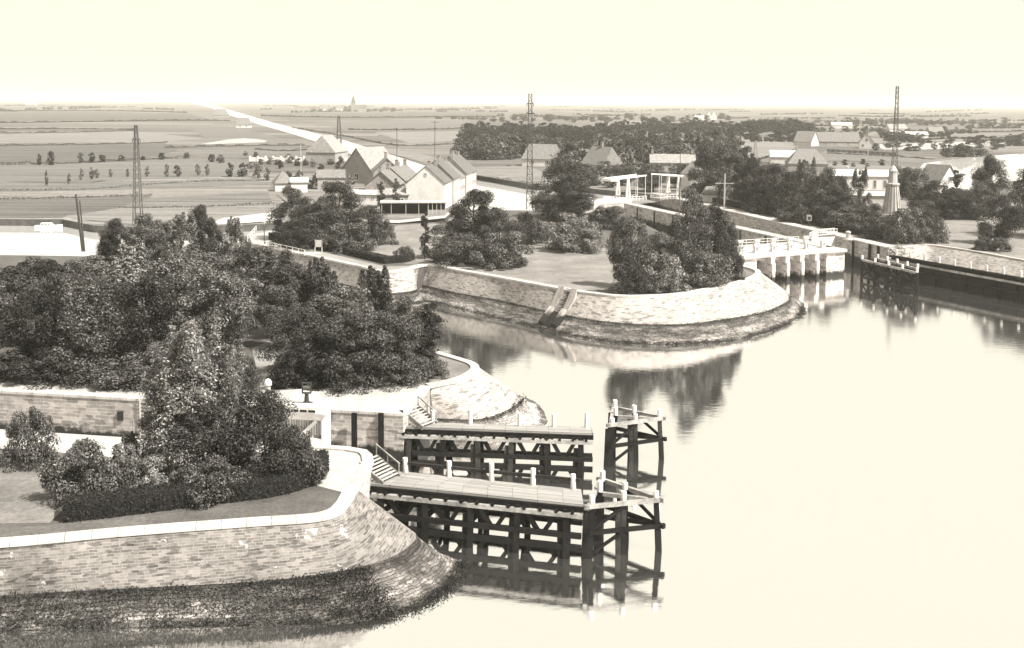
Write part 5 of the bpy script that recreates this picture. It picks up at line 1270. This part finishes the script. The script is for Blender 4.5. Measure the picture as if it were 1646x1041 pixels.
belt(30, 760, 1000, 232, 246, 16, 24, 18, 28, 'tree in the middle belt left of the two-storey house', 'trees in the middle belt on the left', seed=21)
belt(16, 1000, 1300, 222, 232, 12, 20, 18, 26, 'tree at the near edge of the far wood on the right', 'near edge of the far wood', seed=22, wood='far_wood')
def tree_lines(n, x0, x1, y0, y1, seed, wood, keep=lambda x, y: True):
    rnd = random.Random(seed)
    for i in range(n):
        f = rnd.random() ** 1.25; y = y0 + (y1 - y0) * f; x = rnd.uniform(x0, x1); dep = y - 163.5 - (x - 823) * .0066; L = rnd.uniform(25, 130) * (.5 + f); sl = rnd.uniform(-.035, .035); big = rnd.uniform(.10, .24)
        u = 0
        while u < L:
            h = dep * big * rnd.uniform(.5, 1.2); w_ = max(h * rnd.uniform(1.1, 1.8), 3)
            if keep(x + u, y): far_tree(rnd.choice(('far', 'farlight')), x + u, y + sl * u + rnd.uniform(-.2, .2), y + sl * u - h, w_, wood)
            u += w_ * rnd.uniform(.5, .95) * (1 if rnd.random() > .12 else 3)
tree_lines(34, 700, 1640, 173, 200, 61, 'distant_trees')
tree_lines(16, 380, 900, 170, 182, 62, 'distant_trees')
tree_lines(14, -60, 420, 167, 178, 63, 'distant_trees', lambda x, y: not 280 < x < 420)
tree_lines(26, 1180, 1640, 200, 234, 64, 'far_wood', lambda x, y: not (1285 < x < 1420 and y > 222))
belt(40, 740, 1010, 224, 236, 16, 24, 20, 28, '', '', ('far',), seed=36, wood='far_wood')
for nm, L in WOOD.items():
    V = []; Fc = []
    for w_, f_ in L: b = len(V); V += w_.tolist(); Fc += [tuple(i + b for i in q) for q in f_]
    me = bpy.data.meshes.new(nm); me.from_pydata(V, [], Fc); me.materials.append(MATS['dark leaves']); me.update(); tag(link(nm, me), kind='stuff')
# hedges
def hedge(name, pts, hgt, wid, label, mat='hedge leaves', dens=26, leaf=.13, core=True, ragged=False, z=0.0, cat='hedge'):
    root = empty(name, pts[0], label, cat); o = Vector(pts[0]); q = [Vector(p) - o for p in pts]; rng = np.random.default_rng(len(label))
    pos = []; nr = []
    nn = normals2(q, 1)
    L = [a + n * wid / 2 for a, n in zip(q, nn)]; Rr = [a - n * wid / 2 for a, n in zip(q, nn)]
    m = MB(); up = Vector((0, 0, hgt - leaf * .8)); s = .88
    for i in range(len(q) - 1):
        a, b, c, d = q[i] + nn[i] * wid / 2 * s, q[i + 1] + nn[i + 1] * wid / 2 * s, q[i + 1] - nn[i + 1] * wid / 2 * s, q[i] - nn[i] * wid / 2 * s
        m.hexa([a, b, c, d][::-1], [x + up for x in (a, b, c, d)][::-1])
        seg = (q[i + 1] - q[i]).length
        for (e0, e1, n_, area) in ((L[i], L[i + 1], nn[i], 'v'), (Rr[i], Rr[i + 1], -nn[i], 'v'), (L[i], Rr[i + 1], Vector((0, 0, 1)), 't')):
            k = int(seg * (hgt if area == 'v' else wid) * dens)
            if k < 1: continue
            t = rng.random((k, 1)); a0, a1 = np.array(e0), np.array(e1)
            if area == 'v':
                p = a0 + (a1 - a0) * t; p[:, 2] = rng.random(k) * hgt
            else:
                b0, b1 = np.array(L[i]), np.array(L[i + 1]); c0, c1 = np.array(Rr[i]), np.array(Rr[i + 1]); u = rng.random((k, 1))
                p = (b0 + (b1 - b0) * t) * u + (c0 + (c1 - c0) * t) * (1 - u); p[:, 2] = hgt
            if ragged:
                uu = t[:, 0] * seg * .02 + i * 1.7; kk = .55 + .45 * np.sin(uu * 3.1) * np.sin(uu * 7.7 + 1.3) + .25 * np.sin(uu * 29)
                p[:, 2] *= np.clip(kk, .12, 1.3)
            p = p + rng.normal(size=p.shape) * leaf * .35; p[:, 2] = np.maximum(p[:, 2], .02)
            pos.append(p); nr.append(np.array(n_) * .9 + rng.normal(size=p.shape) * .5)
    if core: m.build('stems_or_core', 'dark opening', root)  # solid near-black block filling the hedge behind its leaves
    pos = np.vstack(pos); nr = np.vstack(nr); me = leaf_mesh('foliage', pos, nr, leaf * rng.uniform(.6, 1.3, len(pos)), mat, None, 3); link('foliage', me, root); return root
H = [P(x, y) for x, y in [(95, 842), (210, 829), (330, 813), (430, 801), (485, 785), (506, 768), (505, 757)]]
hedge('hedge', [p + Vector((-.1, .9, 0)) for p in crom(H, 3)], 1.25, 1.7, 'dark clipped hedge curving along the near lawn and paved corner', dens=90, leaf=.09)
H = [P(x, y) for x, y in [(538, 403), (570, 411), (622, 423.5), (650, 421), (661, 417)]]
hedge('hedge', H, 1.15, 1.3, 'low clipped dark hedge round the corner of the island lawn', dens=50, leaf=.13)
H = [P(x, y) for x, y in [(436, 385), (470, 394), (535, 405)]]
hedge('hedge', [p + Vector((0, .6, 0)) for p in H], 1.3, 1.4, 'straight dark hedge beside the quay road under the tree group', dens=50, leaf=.13)
H = [P(x, y) for x, y in [(1150, 326), (1210, 339.5), (1300, 359.5), (1370, 375.5), (1420, 385), (1500, 388.5)]]
hedge('hedge', [p + Vector((0, .8, 0)) for p in H], 1.3, 1.6, 'long dark hedge along the right lock quay below the trees', dens=40, leaf=.14)
for pts, hg, lb in [
    ([(-200, 269), (50, 264), (130, 262), (240, 256), (300, 254)], 1.8, 'dark ditch hedge under the row of small meadow trees'),
    ([(265, 238), (330, 236), (420, 234), (490, 234)], 2.2, 'dark hedge line in front of the pale sandy patch'),
    ([(-200, 236), (60, 234), (270, 229)], 1.6, 'thin hedge line across the left meadow above the tree row'),
    ([(-200, 216), (50, 214), (220, 210)], 2.0, 'thin upper hedge line on the left meadow'),
    ([(-200, 198), (50, 197), (250, 194), (370, 194)], 2.6, 'distant dark hedge line left of the lone farmhouse'),
    ([(-200, 210), (50, 207), (220, 208)], 1.6, 'distant double hedge line below the dark one'),
    ([(-200, 180), (150, 178), (300, 181)], 3.0, 'faint far hedge line near the left horizon'),
    ([(-200, 308), (50, 306), (160, 303), (250, 296), (330, 292), (430, 290)], 1.0, 'low rough hedge line below the orchard row'),
    ([(-200, 324), (50, 320), (170, 316), (245, 314)], 1.1, 'low dark hedge line above the dark left pasture'),
    ([(190, 334), (250, 334), (340, 332), (440, 328)], .9, 'ragged weedy line across the pale stubble field'),
    ([(470, 205), (560, 220), (640, 234), (735, 231), (745, 229)], 1.6, 'dark dyke hedge on the far side of the long canal'),
    ([(560, 208), (640, 209), (750, 206)], 2.0, 'thin hedge line across the middle meadow'),
    ([(420, 186), (560, 189), (800, 187)], 2.4, 'far hedge line below the church village'),
    ([(410, 240), (460, 243), (500, 240)], 1.5, 'short hedge left of the pale half-hipped barn'),
    ([(1180, 264), (1250, 250), (1290, 242)], 1.5, 'hedge at the lower edge of the pale field'),
    ([(1330, 247), (1420, 251), (1500, 256)], 1.8, 'dark hedge behind the plank fence by the far farm'),
    ([(1420, 214), (1530, 213), (1700, 210)], 2.2, 'far dark hedge line right of the tallest mast'),
    ([(1450, 226), (1560, 222), (1700, 220)], 2.0, 'far hedge line below the grey farmhouse'),
    ([(740, 281), (800, 287), (860, 297)], 1.0, 'weedy fringe along the far bank of the canal bend')]:
    q = crom([P(x, y, EZ) for x, y in pts], 3); dist = q[len(q) // 2].y; lf = max(.25, dist / 1800 * 1.1)
    ln = sum((b - a).length for a, b in zip(q, q[1:])); hg *= .62; hedge('hedge', q, hg, hg * 1.2, lb, 'dark leaves', dens=min(7.0, 12000 / (ln * hg * 3)), leaf=lf * .8, core=False, ragged=True, z=EZ)

# weeds on the rubble feet (uncountable)
def weeds(name, rowsBT, n, leaf, seed, lo=0.0, hi=1.0, hmax=.5, i0=0, i1=None, bias=1.0):
    B, Tt = rowsBT; rng = np.random.default_rng(seed); i1 = i1 or len(B) - 1; pos = []; nr = []
    for k in range(n):
        i = rng.uniform(i0, i1 - .01); j = int(i); f = i - j
        b = B[j].lerp(B[j + 1], f); t = Tt[j].lerp(Tt[j + 1], f); u = lo + (hi - lo) * rng.random() ** bias
        c = b.lerp(t, u); kk = rng.integers(8, 20); d = rng.normal(size=(kk, 3)) * np.array([.3, .3, .16]); d[:, 2] = np.abs(d[:, 2]) * hmax / .3
        pos.append(np.array(c) + d); nr.append(rng.normal(size=(kk, 3)) + np.array([0, -.3, .6]))
    pos = np.vstack(pos); nr = np.vstack(nr); me = leaf_mesh(name, pos, nr, leaf * rng.uniform(.5, 1.3, len(pos)), 'weed leaves', None, seed); o = link(name, me); tag(o, kind='stuff'); return o
NA = len(BA)
weeds('weeds', (BA, TA), 420, .08, 1, -.01, .14, .2, 0, int(NA * .64))
weeds('weeds', (BA, TA), 900, .08, 2, .15, 1.0, .13, 0, int(NA * .48))
weeds('weeds', (BA, TA), 200, .08, 8, .2, .95, .14, int(NA * .48), int(NA * .64))
weeds('weeds', (BA, TA), 150, .08, 3, .90, 1.0, .16, int(NA * .56), int(NA * .93))
weeds('weeds', (BC, TC), 150, .10, 4, -.02, .05, .15, 30, 92)
weeds('weeds', (BC, TC), 300, .10, 5, .85, 1.0, .14, 30, 92)
weeds('weeds', (BB, TB), 40, .1, 6, .0, .08, .2, 0, 26)

# the hazy air
m = MB(); m.box(-9300, 9300, -60, 13300, -9.5, 62); hz = m.build('haze', 'concrete')
hm = bpy.data.materials.new('haze air'); hm.use_nodes = True; t = hm.node_tree; t.nodes.remove(t.nodes['Principled BSDF'])
pv = t.nodes.new('ShaderNodeVolumePrincipled'); pv.inputs['Color'].default_value = (.86, .83, .76, 1); pv.inputs['Density'].default_value = .00012; pv.inputs['Anisotropy'].default_value = 0.0
t.links.new(pv.outputs[0], t.nodes['Material Output'].inputs['Volume']); hz.data.materials.clear(); hz.data.materials.append(hm); tag(hz, kind='stuff')

S.render.engine = 'CYCLES'
S.cycles.max_bounces = 6; S.cycles.volume_bounces = 1; S.cycles.transparent_max_bounces = 6
S.cycles.use_denoising = True
